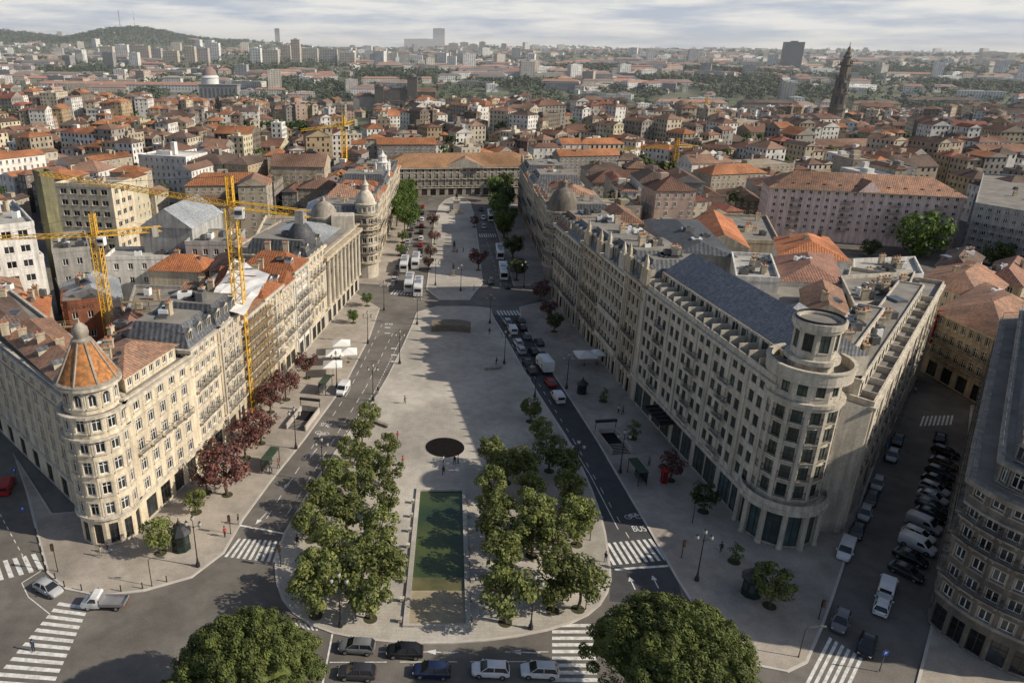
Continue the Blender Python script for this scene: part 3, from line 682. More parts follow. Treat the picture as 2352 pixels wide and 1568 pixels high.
b.w.face([(*p,hR-.06) for p in [A,Bp,(tx,ty-1),(tx+4,ty+8),(A[0]+20,A[1]+4)]],1)
b.w.face([(tx,ty-1,hE),(tx+4,ty+8,hE),(tx+4,ty+8,hR),(tx,ty-1,hR)])
b.w.face([(tx+4,ty+8,hE),(A[0]+20,A[1]+4,hE),(A[0]+20,A[1]+4,hR),(tx+4,ty+8,hR)])
b.corn([e0,e1,(e1[0]-14,e1[1]+10),(e0[0]-5,e0[1]+5)],hE,.5,.4)
de=(Vector(e1)-Vector(e0)).normalized(); ne=Vector((-de.y,de.x)); Le=(Vector(e1)-Vector(e0)).length
for tier,(off,z0,z1,l0,l1,dp) in enumerate(((2.2,hE,hE+2.7,1.,Le*.80,4.2),(4.6,hE+2.7,hE+5.1,1.,Le*.40,4.))):
    p0=Vector(e0)+ne*off+de*l0; p1=Vector(e0)+ne*off+de*l1
    b.fac(p0,p1,z0,z1,int((l1-l0)/3.2),[(z0+.3,1.9,'plain')],w=1.8,marg=.4)
    b.w.face([(*p0,z1),(*p1,z1),(*(p1+ne*dp),z1),(*(p0+ne*dp),z1)],1); b.w.face([(*p1,z0),(*(p1+ne*dp),z0),(*(p1+ne*dp),z1),(*p1,z1)]); b.w.face([(*p0,z0),(*p0,z1),(*(p0+ne*dp),z1),(*(p0+ne*dp),z0)]); b.w.face([(*(p0+ne*dp),z0),(*(p0+ne*dp),z1),(*(p1+ne*dp),z1),(*(p1+ne*dp),z0)])
    b.t.ring([tuple(p0),tuple(p1),tuple(p1+ne*dp),tuple(p0+ne*dp)],z1-.25,z1+.3,.12)
    roofclut(b.root,offs([tuple(p0),tuple(p1),tuple(p1+ne*dp),tuple(p0+ne*dp)],-1),z1,12 if tier==0 else 8,tier+60)
b.t.ring([e0,e1,(e1[0]-14,e1[1]+10),(e0[0]-5,e0[1]+5)],hE,hE+.7,.05,-.2)
for i in range(11):
    p=Vector(e0)+de*(3+i*(Le*.8-3)/10)+ne*1.1; b.t.obox(p.x,p.y,hE-.1,.16,2.,.95,math.atan2(de.y,de.x))
roofclut(b.root,[(e1[0]-3,e1[1]-2),(e1[0]-6,e1[1]+3),(e1[0]-16,e1[1]+6),(e1[0]-12,e1[1]-10)],hE-.05,12,99)
nw=-n
s0=Vector(A)+nw*3.+d*.5; s1=Vector(Bp)+nw*3.-d*1.
b.fac(s0,s1,hR,hR+2.9,15,[(hR+.3,2.2,'plain')],w=1.8,marg=.4)
b.w.face([(*s0,hR+2.9),(*s1,hR+2.9),(*(s1+nw*1.5),hR+2.9),(*(s0+nw*1.5),hR+2.9)],1)
b.w.face([(*s0,hR),(*s0,hR+2.9),(*(s0+nw*10),hR+2.9),(*(s0+nw*10),hR)])
for i in range(16):
    p=Vector(A)+d*(1.2+i*(Ln-3)/15)+nw*1.5; b.t.obox(p.x,p.y,hR-.1,.18,2.8,1.9,ang)
b.t.ring([A,Bp,tuple(Vector(Bp)+nw*3),tuple(Vector(A)+nw*3)],hR,hR+.9,.02,-.2)
rm=MB(); r0=s0+nw*.3; r1=s1+nw*.3; r2=r1+nw*10.5; r3=r0+nw*10.5
rm.face([(*r0,hR+2.95),(*r1,hR+2.95),(*(r1+nw*5.2-d*.3),hR+6.4),(*(r0+nw*5.2),hR+6.4)]); rm.face([(*(r1+nw*5.2-d*.3),hR+6.4),(*r2,hR+2.95),(*r3,hR+2.95),(*(r0+nw*5.2),hR+6.4)]); rm.face([(*r1,hR+2.95),(*r2,hR+2.95),(*(r1+nw*5.2-d*.3),hR+6.4)]); rm.face([(*r3,hR+2.95),(*r0,hR+2.95),(*(r0+nw*5.2),hR+6.4)])
rm.build('roof',[slatel],b.root)
b.w.face([(*r1,hR),(*r2,hR),(*r2,hR+2.95),(*r1,hR+2.95)]); b.w.face([(*r2,hR-3),(*r3,hR-3),(*r3,hR+2.95),(*r2,hR+2.95)])
for i in range(40):
    p=s0.lerp(s1,(i+.5)/40)-nw*.1
    if i%3: b.t.obox(p.x,p.y,hR+.9,.12,.12,2.,ang)
rm=MB(); p0=Vector((tx+1,ty+8)); hip(rm,[tuple(p0),tuple(p0+de*16),tuple(p0+de*16+ne*6),tuple(p0+ne*6)],hE+5.25,2.2,.2,.8); rm.build('roof',[slatel],b.root)
def ringwall(z0,z1,r,rows,n,w,**k): return tower(b,tx,ty,r,z0,z1,rows,n=n,w=w,**k)
ringwall(.13,6.4,5.2,[],12,2.,shop=(5.2,1,2.))
for k in range(12):
    a=2*PI*k/12+PI/12
    if math.sin(a)<.6: mb=MB(); mb.lathe([(.5,0),(.5,.3),(.4,.4),(.38,5.3),(.52,5.7)],tx+5.45*math.cos(a),ty+5.45*math.sin(a),8,0,.13); mb.build('column',pale,b.root,True)
b.t.ring(circ(tx,ty,5.5,32),5.8,6.5,.5,-1.2); b.t.ring(circ(tx,ty,5.7,32),6.5,7.3,.0,-.12)
rw=[(7.3+i*2.85+.5,2.0,'plain') for i in range(5)]
ringwall(6.4,22.2,4.5,rw,12,1.35,bal=(0,1,2,3,4),balk='small')
for k in range(12):
    a=2*PI*k/12+PI/12; b.t.obox(tx+4.58*math.cos(a),ty+4.58*math.sin(a),7.4,.22,.5,13.8,a)
for f in range(1,5): b.t.ring(circ(tx,ty,4.4,24),7.1+f*2.85,7.25+f*2.85,.14)
b.t.ring(circ(tx,ty,4.5,32),21.7,22.2,.55); b.t.ring(circ(tx,ty,4.5,32),21.1,21.7,.25)
ringwall(22.2,25.6,4.4,[(23.,1.7,'plain')],12,1.2)
b.t.ring(circ(tx,ty,4.4,32),25.,25.5,.95); b.t.ring(circ(tx,ty,5.3,32),25.5,26.7,.08,-.16); b.t.ring(circ(tx,ty,5.3,32),26.7,26.95,.25,-.26)
b.w.face([(*p,25.55) for p in circ(tx,ty,5.2,24)],1)
ringwall(25.55,32.3,2.8,[(28.6,2.4,'plain')],8,1.3)
b.t.ring(circ(tx,ty,2.8,32),27.,27.6,.6,-.1)
b.t.ring(circ(tx,ty,2.8,32),31.8,32.6,.5,-.3); b.t.ring(circ(tx,ty,2.8,32),31.3,31.8,.22)
mb=MB(); mb.ring(circ(tx,ty,2.9,24),32.6,32.9,.1,.0); mb.build('railing',iron,b.root)
p=Vector(A).lerp(Vector(Bp),.36)+n*1.5; mb=MB(); mb.obox(p.x,p.y,4.3,7,2.8,.3,ang); 
for k in range(5): q_=p+d*(k-2)*1.5; mb.obox(q_.x,q_.y,4.6,.15,2.6,.35,ang)
mb.build('canopy',iron,b.root)
b.done()
segs=[(Rm.y+.1,SY(132),24,6,pale,2.6,'ornate pale building with slate mansard and gables beside the slate roofed hotel'),(SY(132),SY(146),23.5,6,beige,2.5,'ornate beige building with carved gables, second beyond the slate roofed hotel'),(SY(146),SY(160),22.5,6,pale,2.7,'pale building with lucarnes and roof terrace in the middle of the right row'),(SY(160),SY(172),21.5,5,granite,2.6,'grey granite building with narrow bays in the right row'),(SY(172),SY(183.5),21,5,cream,2.6,'cream end building of the right row beside the cross street')]
for i,(y0,y1,h,nf,wm,bay,lab) in enumerate(segs):
    A_=(RX(y1)-(.15 if i%2 else 0),y1-.02); B_=(RX(y0)-(.15 if i%2 else 0),y0+.02); P=pil_poly(A_,B_,14)
    b=Bld('avenue_building',lab,'building',A_,wall=wm,trim=pale if wm!=pale else beige); b.fm=dframe
    b.mass(P,.13,h,(0,1) if i else (0,),rws(h,nf,g=4.6,wh=2.1,style='ped' if i<2 else 'std'),bay=bay,pil=1,bal=(1,3),w=1.3,balk='stone' if i==1 else 'iron')
    b.corn(P,h,.6,.8); b.corn(P,5.1,.35,.35); b.corn(P,h-3,.3,.35)
    rm=MB(); mansard(rm,P,h,4.,2.2); rm.build('roof',[slate if i<4 else tile_r,flat],b.root)
    for p,a in along(P[0],P[1],4,.4): dormer(b.root,(p.x,p.y,h+.4),a,1.5,2.4,pale)
    roofclut(b.root,offs(P,-3),h+3.95,9,i+70)
    if i<3:
        p=Vector(P[1]).lerp(Vector(P[0]),.5); dd=(Vector(P[1])-Vector(P[0])).normalized(); nn=Vector((dd.y,-dd.x))
        for u in (-4.5,4.5): 
            mb=MB(); c_=p+dd*u+nn*.1; mb.obox(c_.x,c_.y,h,3.2,.6,3.2,math.atan2(dd.y,dd.x)); mb.lathe([(.5,0),(.5,1),(.1,2.4)],c_.x,c_.y,8,0,h+3.2)
            mb.build('gable',b.trim,b.root)
    b.done()
def simple(name,lab,cat,poly,z0,h,wall,roof,rk='hip',rh=3.,nf=0,bay=3.2,w=1.2,clut=0,g=3.,style='plain',bal=(),over=.4,top=flat,fm=None,wh=1.6):
    b=Bld(name,lab,cat,poly[0],wall=wall,z=z0)
    if fm: b.fm=fm
    b.mass(poly,z0,z0+h,True,rws(h,nf,g=g,wh=wh,sill=.8,z=z0,style=style) if nf else None,bay=bay,shop=False,w=w,bal=bal)
    rm=MB()
    if rk in('hip','gable') and len(poly)==4: hip(rm,poly,z0+h,rh,over,.9 if rk=='hip' else 0,0,1); rm.build('roof',[roof,wall],b.root)
    elif rk=='mansard': mansard(rm,poly,z0+h,rh,1.5); rm.build('roof',[roof,top],b.root)
    else: b.t.ring(poly,z0+h-.3,z0+h+.7,.08,-.25)
    if clut: roofclut(b.root,poly,z0+h+(.0 if rk=='flat' else rh*.5),clut,int(poly[0][0]*7+poly[0][1]))
    b.done(topm=top); return b
def pzq(L,z): return [tuple(G(a,b_,z)[:2]) for a,b_ in L]
S=simple
S('roof_terrace_building','flat roofed building covered with ventilation units behind the round tower','building',pzq([(1960,705),(2075,690),(2100,630),(1930,640)],21.5),0,21.5,pale,flat,'flat',clut=18,top=flat)
S('inner_building','low building with brown hipped tiles in the middle of the right block','building',pzq([(1790,645),(1935,650),(1910,585),(1780,590)],21.5),0,21.5,whitew,tile_b,'hip',2.4,clut=2)
S('inner_building','wide orange hipped roof with courtyard in front of the pink block','building',pzq([(1790,585),(1950,600),(1900,545),(1780,545)],20),0,20,whitew,tile_o,'hip',2.6,clut=3)
S('inner_building','orange tiled gable roof between the hotel slate roof and the rooftop units','building',pzq([(1850,720),(1950,725),(1930,665),(1840,665)],22.5),0,22.5,beige,tile_r,'gable',2.,clut=2)
S('inner_building','building with a dark slanted skylight roof behind the ornate row','building',pzq([(1560,580),(1690,590),(1600,505),(1480,505)],23),0,23,greyw,slate,'hip',1.5,clut=4)
S('inner_building','white plant room block with rooftop machines behind the slate roof','building',pzq([(1690,640),(1790,645),(1770,590),(1680,585)],23),0,23,whitew,flat,'flat',clut=10,top=flatl)
S('inner_building','orange tiled roof building between the skylight building and the pink block','building',pzq([(1600,560),(1720,570),(1680,505),(1590,505)],19),0,19,cream,tile_o,'gable',3)
S('inner_building','wide brown flat topped roof building in front of the pink block','building',pzq([(1690,555),(1790,558),(1760,500),(1650,495)],17),0,17,beige,flat,'flat',clut=8)
S('inner_building','pale terrace roofed building at the edge of the side street behind the tower','building',pzq([(1960,640),(2120,635),(2100,595),(1960,600)],18),0,18,whitew,flatl,'flat',clut=10,top=flatl)
S('inner_building','small brown roof house behind the ornate right row','building',pzq([(1400,510),(1480,515),(1440,480),(1370,480)],21),0,21,beige,tile_r,'hip',2.5)
pA=G(1748,545); pB=G(2185,575)
pP=pil_poly(tuple(pA),tuple(pB),18)
hP=topz(pA.x,pA.y,430)
b=Bld('apartment_block','long pink apartment block with orange hipped roof and small central gable','building',tuple(pA),wall=pink,trim=pale)
b.mass(pP,0,hP,True,rws(hP,6,g=3.6,wh=1.6,sill=.9,style='plain'),bay=2.9,shop=False,w=1.1)
for k in (3,9,15,20):
    for f in range(5):
        p=Vector(pP[0]).lerp(Vector(pP[1]),(k+.5)/23); b.bal.append(((p.x,p.y,3.6+f*(hP-3.6)/6+.5),math.atan2(pP[1][1]-pP[0][1],pP[1][0]-pP[0][0]),3.6,'iron'))
b.corn(pP,hP,.4,.6); rm=MB(); hip(rm,pP,hP,5.2,.7,1.); rm.build('roof',[tile_r],b.root)
for p,a in along(pP[0],pP[1],12,2.5): skylight(b.root,p.x,p.y,hP+1.4,a,.9,1.1)
p=Vector(pP[0]).lerp(Vector(pP[1]),.52); mb=MB(); mb.face([(p.x-4,p.y-.6,hP),(p.x+4,p.y-.6,hP),(p.x,p.y-.6,hP+4)]); mb.face([(p.x-4,p.y-.6,hP),(p.x,p.y-.6,hP+4),(p.x,p.y+8,hP+4)],1); mb.face([(p.x+4,p.y-.6,hP),(p.x,p.y+8,hP+4),(p.x,p.y-.6,hP+4)],1); mb.build('gable',[pink,tile_r],b.root)
b.done()
S('apartment_block','grey apartment block with rows of balconies right of the pink block','building',[tuple(G(2205,590)[:2]),tuple(G(2420,640)[:2]),tuple(G(2450,520)[:2]),tuple(G(2230,500)[:2])],0,18,greyw,flat,'flat',nf=6,bay=2.8,bal=(0,1,2,3),clut=9)
oA=G(2112,852); oB=G(2262,940)
oP=[tuple(oA)[:2],tuple(oB)[:2],(oB.x+20,oB.y+12),(oA.x+24,oA.y+22)]
b=Bld('corner_house','ochre tiled four storey building with dark red hotel sign facing the side street','building',tuple(oA),wall=ochre,trim=beige)
b.mass(oP,.13,14,True,rws(14,3,g=4.4,wh=2.,style='std'),bay=2.2,shop=3.2,bal=(1,2),w=1.1); b.corn(oP,14,.4,.5)
rm=MB(); hip(rm,oP,14,3.5,.5,.8); rm.build('roof',[tile_r],b.root)
roofclut(b.root,offs(oP,-4),15.2,6,31)
sg=MB(); sg.obox(oA.x+.2,oA.y-1.0,7,1.1,.25,7.5,0); so=sg.build('sign',redm,b.root)
for i,ch in enumerate('HOTEL'): textobj(ch,(oA.x+.2,oA.y-1.15,13.8-i*1.4),0,1.1,whitep,'letter',so,rx=PI/2)
b.done()
for i,(L,wm,rm_,lab) in enumerate(((([(2120,640),(2260,700),(2330,640),(2190,590)]),ochre,tile_r,'brown roofed house with red tile slopes behind the ochre hotel'),
  (([(2240,740),(2360,800),(2420,720),(2300,680)]),beige,tile_r,'beige house with weathered tiles behind the dark rooftop terrace'),
  (([(2150,610),(2230,630),(2260,590),(2180,575)]),pink,tile_d,'dark red roofed house beside the big round tree'),
  (([(2260,640),(2350,660),(2380,610),(2290,600)]),beige,tile_b,'brown roofed house near the right frame edge behind the big round tree'))):
    S('house',lab,'house',pzq(L,12),0,12,wm,rm_,'hip',3,nf=3,clut=5)
D0=G(2236,965); D1=G(2150,1330); D2=G(2110,1520)
pts=[tuple(D0)[:2],tuple(D0.lerp(D1,.5))[:2],tuple(D1)[:2],tuple(D1.lerp(D2,.55))[:2]]
last=Vector(pts[-1])
for k in range(1,9):
    a=PI+.1+k*.2; pts.append((last.x+11+11*math.cos(a)-.05,last.y+11*math.sin(a)+1.0))
pts+=[(pts[-1][0]+25,pts[-1][1]+2),(D0.x+35,D0.y+6)]
b=Bld('curved_building','dark granite building with rounded corner and roof terrace at the right edge','building',tuple(D1),wall=dgran,trim=granite)
hD=20.5
for i in range(len(pts)):
    A_,B_=pts[i],pts[(i+1)%len(pts)]; L=(Vector(B_)-Vector(A_)).length
    if seen(A_,B_) and i<11: b.fac(A_,B_,.13,hD,max(1,round(L/2.8)),rws(hD,6,g=4.2,wh=1.5,style='std'),w=1.3,marg=.1,shop=(3,max(1,round(L/3.5)),1.8),bal=(2,4,5))
    else: b.w.face([(*A_,0),(*B_,0),(*B_,hD),(*A_,hD)])
b.w.face([(*p,hD-.04) for p in pts],1); b.corn(pts,hD,.6,.8); b.corn(pts,hD-3,.3,.3); b.corn(pts,5,.4,.3)
mb=MB(); mb.ring(offs(pts,.5),hD+.9,hD+1.,.05,-.02); mb.ring(offs(pts,.5),hD+.4,hD+.46,.03,-.02)
for A_,B_ in zip(offs(pts,.5),offs(pts,.5)[1:]): mb.obox(A_[0],A_[1],hD,.06,.06,1.)
mb.build('railing',ironl,b.root)
in_=offs(pts,-1.9)
for i in range(len(in_)):
    A_,B_=in_[i],in_[(i+1)%len(in_)]; L=(Vector(B_)-Vector(A_)).length
    if seen(A_,B_) and i<11 and L>1.2: b.fac(A_,B_,hD,hD+2.6,max(1,round(L/2.4)),[(hD+.3,1.9,'std')],w=1.3,marg=.1)
    else: b.w.face([(*A_,hD),(*B_,hD),(*B_,hD+2.6),(*A_,hD+2.6)])
b.w.face([(*p,hD+2.57) for p in in_],1); b.t.ring(in_,hD+2.3,hD+2.7,.5)
in2=offs(in_,-1.0); mb=MB(); mb.ring(offs(in_,.3),hD+3.5,hD+3.6,.04,-.02); mb.build('railing',ironl,b.root)
mb=MB(); mansard(mb,in2,hD+2.6,2.6,1.8); mb.build('roof',[slate,flat],b.root)
for k in range(4): 
    L=(Vector(in2[k+1])-Vector(in2[k])).length
    for p,a in along(in2[k],in2[k+1],max(1,int(L/2.8)),.3): dormer(b.root,(p.x,p.y,hD+2.7),a,1.5,1.8,granite)
for k in range(4,9): p,a=along(in2[k],in2[k+1],1,.3)[0]; dormer(b.root,(p.x,p.y,hD+2.7),a,1.3,1.8,granite)
in3=offs(in2,-2.2); edge4=[in3[0],in3[1],in3[2],in3[3],(in3[3][0]+9,in3[3][1]),(in3[0][0]+9,in3[0][1])]
roofclut(b.root,edge4,hD+5.15,26,3)
mb=MB()
for k in range(3):
    for (p,a) in along(in3[k],in3[k+1],2,3.): mb.tube([(p.x,p.y,hD+5.2),(p.x,p.y,hD+9.)],.05,4); mb.tube([(p.x-.8,p.y,hD+8.4),(p.x+.8,p.y,hD+8.4)],.03,4)
mb.build('aerial',iron,b.root)
b.done(topm=flat)
# ---------------------------------------------------------------- left mid buildings
def edge(a,b_,z,dep): return pil_poly(tuple(G(*a,z)),tuple(G(*b_,z)),dep)
S('office_block','white concrete office block at the left frame edge beside the olive shaft','building',edge((-60,530),(78,515),27,30),0,27,whitew,flat,'flat',nf=7,bay=3.5,w=2,clut=14,top=flatl)
S('office_block','lower white stepped block with window bands in front of the olive shaft','building',edge((-40,610),(100,590),19,14),0,19,whitew,flat,'flat',nf=5,bay=3.2,w=2,clut=8,top=flatl)
S('lift_shaft','tall olive green concrete shaft standing above the left office blocks','tower',edge((92,402),(122,399),36,5),0,36,mat('olive_concrete',(.22,.21,.11),(.15,.14,.09),kind='stone'),flat,'flat')
S('office_block','cream flat roofed block left of the grey gabled hall','building',edge((125,425),(255,430),26,12),0,26,cream,flat,'flat',nf=7,bay=3.6,w=2,clut=8,top=flatl)
S('gabled_hall','pale grey hall with standing seam gable roof behind the tall crane','building',edge((325,520),(440,525),21,20),0,21,greyw,zinc,'gable',5)
S('office_block','grey flat roofed block beside the gabled hall with plain windows','building',edge((425,560),(540,560),18,14),0,18,greyw,flat,'flat',nf=4,bay=3.,clut=8)
S('warehouse','long white rear facade with small windows below the gabled hall','building',edge((240,595),(545,590),14,10),0,14,whitew,flat,'flat',nf=3,bay=3.5,clut=12,top=flatl)
S('office_block','concrete block with rooftop plant between the shaft and the second crane','building',edge((120,580),(205,572),20,18),0,20,concrete,flat,'flat',nf=4,bay=3.2,clut=8)
S('inner_building','orange roofed rear house left of the white tarpaulin roof','building',edge((340,620),(470,625),14,10),0,14,cream,tile_o,'hip',3,clut=2)
b=S('brick_shell','roofless orange brick house with lettered wall beside the second crane','building',edge((140,700),(232,690),12,9),0,12,mat('orange_brick',(.30,.115,.065),(.19,.075,.05),kind='stone'),flat,'flat',nf=2,bay=3,clut=3)
p=G(140,700,12); q_=G(232,690,12); m_=p.lerp(q_,.5); textobj('RV PORTO',(m_.x,m_.y-.15,11.),math.atan2(q_.y-p.y,q_.x-p.x),1.1,tile_d,'lettering',b.root,rx=PI/2)
for (L,z,wm,rk_,kk,lab) in (([(0,745),(110,730),(115,680),(0,690)],14,beige,tile_o,'hip','orange tiled low house at the left edge below the office blocks'),
 ([(20,800),(150,790),(140,750),(10,760)],13,greyw,flatl,'flat','open flat roof under construction left of the cone turret'),
 ([(250,790),(330,795),(360,730),(260,725)],16,whitew,tile_b,'hip','brown tiled rear wing behind the cone turret building'),
 ([(290,725),(430,735),(460,665),(310,660)],15,concrete,flatl,'flat','unfinished concrete building wrapped in scaffolding behind the left row'),
 ([(150,680),(280,690),(270,640),(130,640)],12,whitew,zinc,'gable','zinc roofed shed at the foot of the second crane'),
 ([(-80,700),(60,690),(40,640),(-80,650)],15,ochre,tile_r,'hip','ochre house with weathered tiles at the left frame edge'),
 ([(0,870),(90,850),(80,810),(-20,820)],12,beige,tile_b,'hip','brown roofed low house beside the left side street'),
 ([(100,850),(180,835),(175,795),(95,800)],12,greyw,tile_r,'gable','low weathered tile house just behind the cone turret building'),
 ([(480,620),(560,630),(600,560),(530,555)],15,beige,tile_r,'hip','weathered tile house behind the white tarpaulin roof'),
 ([(580,560),(680,565),(700,500),(610,500)],17,cream,flat,'flat','beige flat roofed house behind the slate domed building'),
 ([(700,500),(780,505),(790,465),(710,465)],16,beige,zinc,'gable','grey skylight roof building behind the bank dome')):
    S('rear_building',lab,'building',pzq(L,z),0,z,wm,rk_,kk,2.6,nf=0 if kk!='flat' else 3,clut=6)
mb=MB(); P=pzq([(470,700),(560,720),(620,640),(540,600)],22.5); 
rows=[[Vector((*P[0],22.)).lerp(Vector((*P[1],22.)),i/6).lerp(Vector((*P[3],23)).lerp(Vector((*P[2],23)),i/6),j/6)+Vector((0,0,R.uniform(-.2,.5))) for i in range(7)] for j in range(7)]
mb.grid(rows,closed=False,cap=False); tag(mb.build('roof_tarpaulin',canvas),'white tarpaulin roof cover behind the tall crane mast','tarpaulin')
def scaffold(x0,y0,dx,dy,n,fl,z,lab,hh=2.):
    mb=MB(); st=Vector((dx,dy)); L=st.length/n; st.normalize(); nn=Vector((st.y,-st.x))
    for o in (0.,1.1):
        for i in range(n+1):
            p=Vector((x0,y0))+st*L*i+nn*o; mb.box(p.x-.05,p.x+.05,p.y-.05,p.y+.05,z,z+fl*hh+1)
        for f in range(fl+1):
            a=Vector((x0,y0))+nn*o; c_=a+st*L*n; mb.tube([(*a,z+f*hh+.9),(*c_,z+f*hh+.9)],.04,4)
    rt=thing('scaffolding',lab,'scaffolding',(x0,y0,z)); mb.build('frame',mat('scaffold_tube',(.35,.27,.15),(.2,.15,.1)),rt)
    for f in range(1,fl+1):
        mb=MB(); c_=Vector((x0,y0))+st*L*n/2+nn*.55; mb.obox(c_.x,c_.y,z+f*hh,L*n,1.,.06,math.atan2(st.y,st.x))
        mb.build('deck',mat('plank',(.3,.22,.13)),rt)
y_=SY(112); scaffold(LX(y_)+.5,y_,LX(SY(123))-LX(y_),12,6,9,.13,'tall scaffolding over the grey facade at the crane foot')
p=G(290,735,15); scaffold(p.x,p.y-.5,14,3,6,3,13,'grey scaffolding on top of the unfinished concrete building')
p=G(30,800,13); scaffold(p.x,p.y-.5,12,3,5,3,11,'scaffolding around the open flat roof left of the cone turret')
# ---------------------------------------------------------------- cranes
def lattice(mb,A,B,w,step,r=.07,tri=False):
    A=Vector(A); B=Vector(B); d=(B-A); L=d.length; d.normalize(); u=d.cross(Vector((0,0,1)) if abs(d.z)<.9 else Vector((1,0,0))).normalized(); v=d.cross(u)
    cs=[(-1,-1),(1,-1),(1,1),(-1,1)] if not tri else [(-1,.6),(1,.6),(0,-.9)]
    cs=[(u*a+v*b_)*w/2 for a,b_ in cs]; n=max(1,int(L/step))
    for c_ in cs: mb.tube([A+c_,B+c_],r*1.5,4)
    for i in range(n):
        for j in range(len(cs)):
            k=(j+1)%len(cs); a=A+d*L*i/n+cs[j]; b_=A+d*L*(i+1)/n+cs[k]
            mb.tube([a,b_],r,3); mb.tube([a,A+d*L*i/n+cs[k]],r*.8,3)
def crane(x,y,z0,zj,zp,w,tip,ctip,lab,r=.07,rj=.6):
    rt=thing('tower_crane',lab,'crane',(x,y,z0))
    mb=MB(); lattice(mb,(x,y,z0),(x,y,zj),w,w,r); mb.build('mast',yel,rt)
    mb=MB(); T=Vector(tip); base=Vector((x,y,zj+.6)); lattice(mb,base,T,w*.6,w*1.,r*rj,True); mb.build('jib',yel,rt)
    mb=MB(); Ct=Vector(ctip); lattice(mb,base,Ct,w*.6,w,r*rj); mb.build('counter_jib',yel,rt)
    mb=MB(); lattice(mb,(x,y,zj+.6),(x,y,zp),w*.55,w*.6,r*.9); mb.build('tower_top',yel,rt)
    mb=MB(); mb.tube([(x,y,zp),T.lerp(base,.35)],r*.5,3); mb.build('tie_cable',iron,rt)
    mb=MB(); mb.tube([(x,y,zp),Ct],r*.5,3); mb.build('tie_cable',iron,rt)
    mb=MB(); q_=Ct.lerp(base,.12); mb.obox(q_.x,q_.y,q_.z-w*.9,w*.8,w*1.1,w*1.2,math.atan2(ctip[1]-y,ctip[0]-x)); mb.build('counterweight',concrete,rt)
    mb=MB(); mb.obox(x+w*.8,y-w*.2,zj-w*.9,w*.8,w*.8,w,0); cb=mb.build('cab',whitep,rt); mb=MB(); mb.obox(x+w*.8,y-w*.6-.1,zj-w*.5,w*.7,.1,w*.4,0); mb.build('cab_window',glass,cb)
p=G(572,952); z1=topz(p.x,p.y,478); zp=topz(p.x,p.y,405)
crane(p.x,p.y,.13,z1,zp,1.8,G(92,398,z1+1),G(712,492,z1-.5),'tall yellow tower crane at the left facade with its jib over the roofs',.08,.6)
p=G(247,722,11.); zj=topz(p.x,p.y,545)
crane(p.x,p.y,0,zj,topz(p.x,p.y,490),1.7,G(-150,552,zj),G(370,525,zj),'second yellow tower crane standing among the roofs at left',.075,.65)
def fcrane(px,py,yj,yp,w,tip,ctip,lab,r):
    d_=GT(px,py); D=(d_-CAM).length; crane(d_.x,d_.y,d_.z,topz(d_.x,d_.y,yj),topz(d_.x,d_.y,yp),w,CAM+ray(*tip)*D,CAM+ray(*ctip)*D,lab,r,.7)
fcrane(793,430,290,266,2.2,(690,300),(818,278),'distant yellow crane left of the far palace',.13)
fcrane(1545,420,338,318,2.,(1400,345),(1605,338),'distant orange crane above the roofs right of the avenue',.10)
fcrane(1613,300,238,222,2.6,(1560,242),(1640,236),'smallest distant crane between the river hill and the granite tower',.16)
# ---------------------------------------------------------------- palace
pA=G(878,452); pB=G(1248,446); P=pil_poly(tuple(pA),tuple(pB),24); hC=topz(pA.x,pA.y,386)
b=Bld('palace','long grey granite palace with orange roof and central pediment closing the avenue','building',tuple(pA),wall=granite,trim=pale)
b.mass(P,0,hC,True,[(hC*.36,2.6,'std'),(hC*.6,2.4,'std'),(hC*.83,1.5,'std')],bay=3.4,shop=3.6,w=1.4,bal=(1,2)); b.corn(P,hC,.6,.7); b.corn(P,hC*.3,.4,.4)
rm=MB(); hip(rm,P,hC,5.,.8,1.); rm.build('roof',[mat('ochre_orange_tile',(.34,.19,.095),(.22,.13,.075),kind='tile',s=.2,p=.7)],b.root)
p=Vector(P[0]).lerp(Vector(P[1]),.5); mb=MB(); mb.prism([(p.x-9,p.y-1),(p.x+9,p.y-1),(p.x+9,p.y+.2),(p.x-9,p.y+.2)],hC-.2,hC+.4)
mb.face([(p.x-9.5,p.y-1,hC+.4),(p.x+9.5,p.y-1,hC+.4),(p.x,p.y-1,hC+4.2)]); mb.face([(p.x-9.5,p.y-1,hC+.4),(p.x,p.y-1,hC+4.2),(p.x,p.y+10,hC+4.2),(p.x-9.5,p.y+3,hC+.4)],1); mb.face([(p.x+9.5,p.y-1,hC+.4),(p.x+9.5,p.y+3,hC+.4),(p.x,p.y+10,hC+4.2),(p.x,p.y-1,hC+4.2)],1); mb.build('pediment',[pale,tile_r],b.root)
b.done()
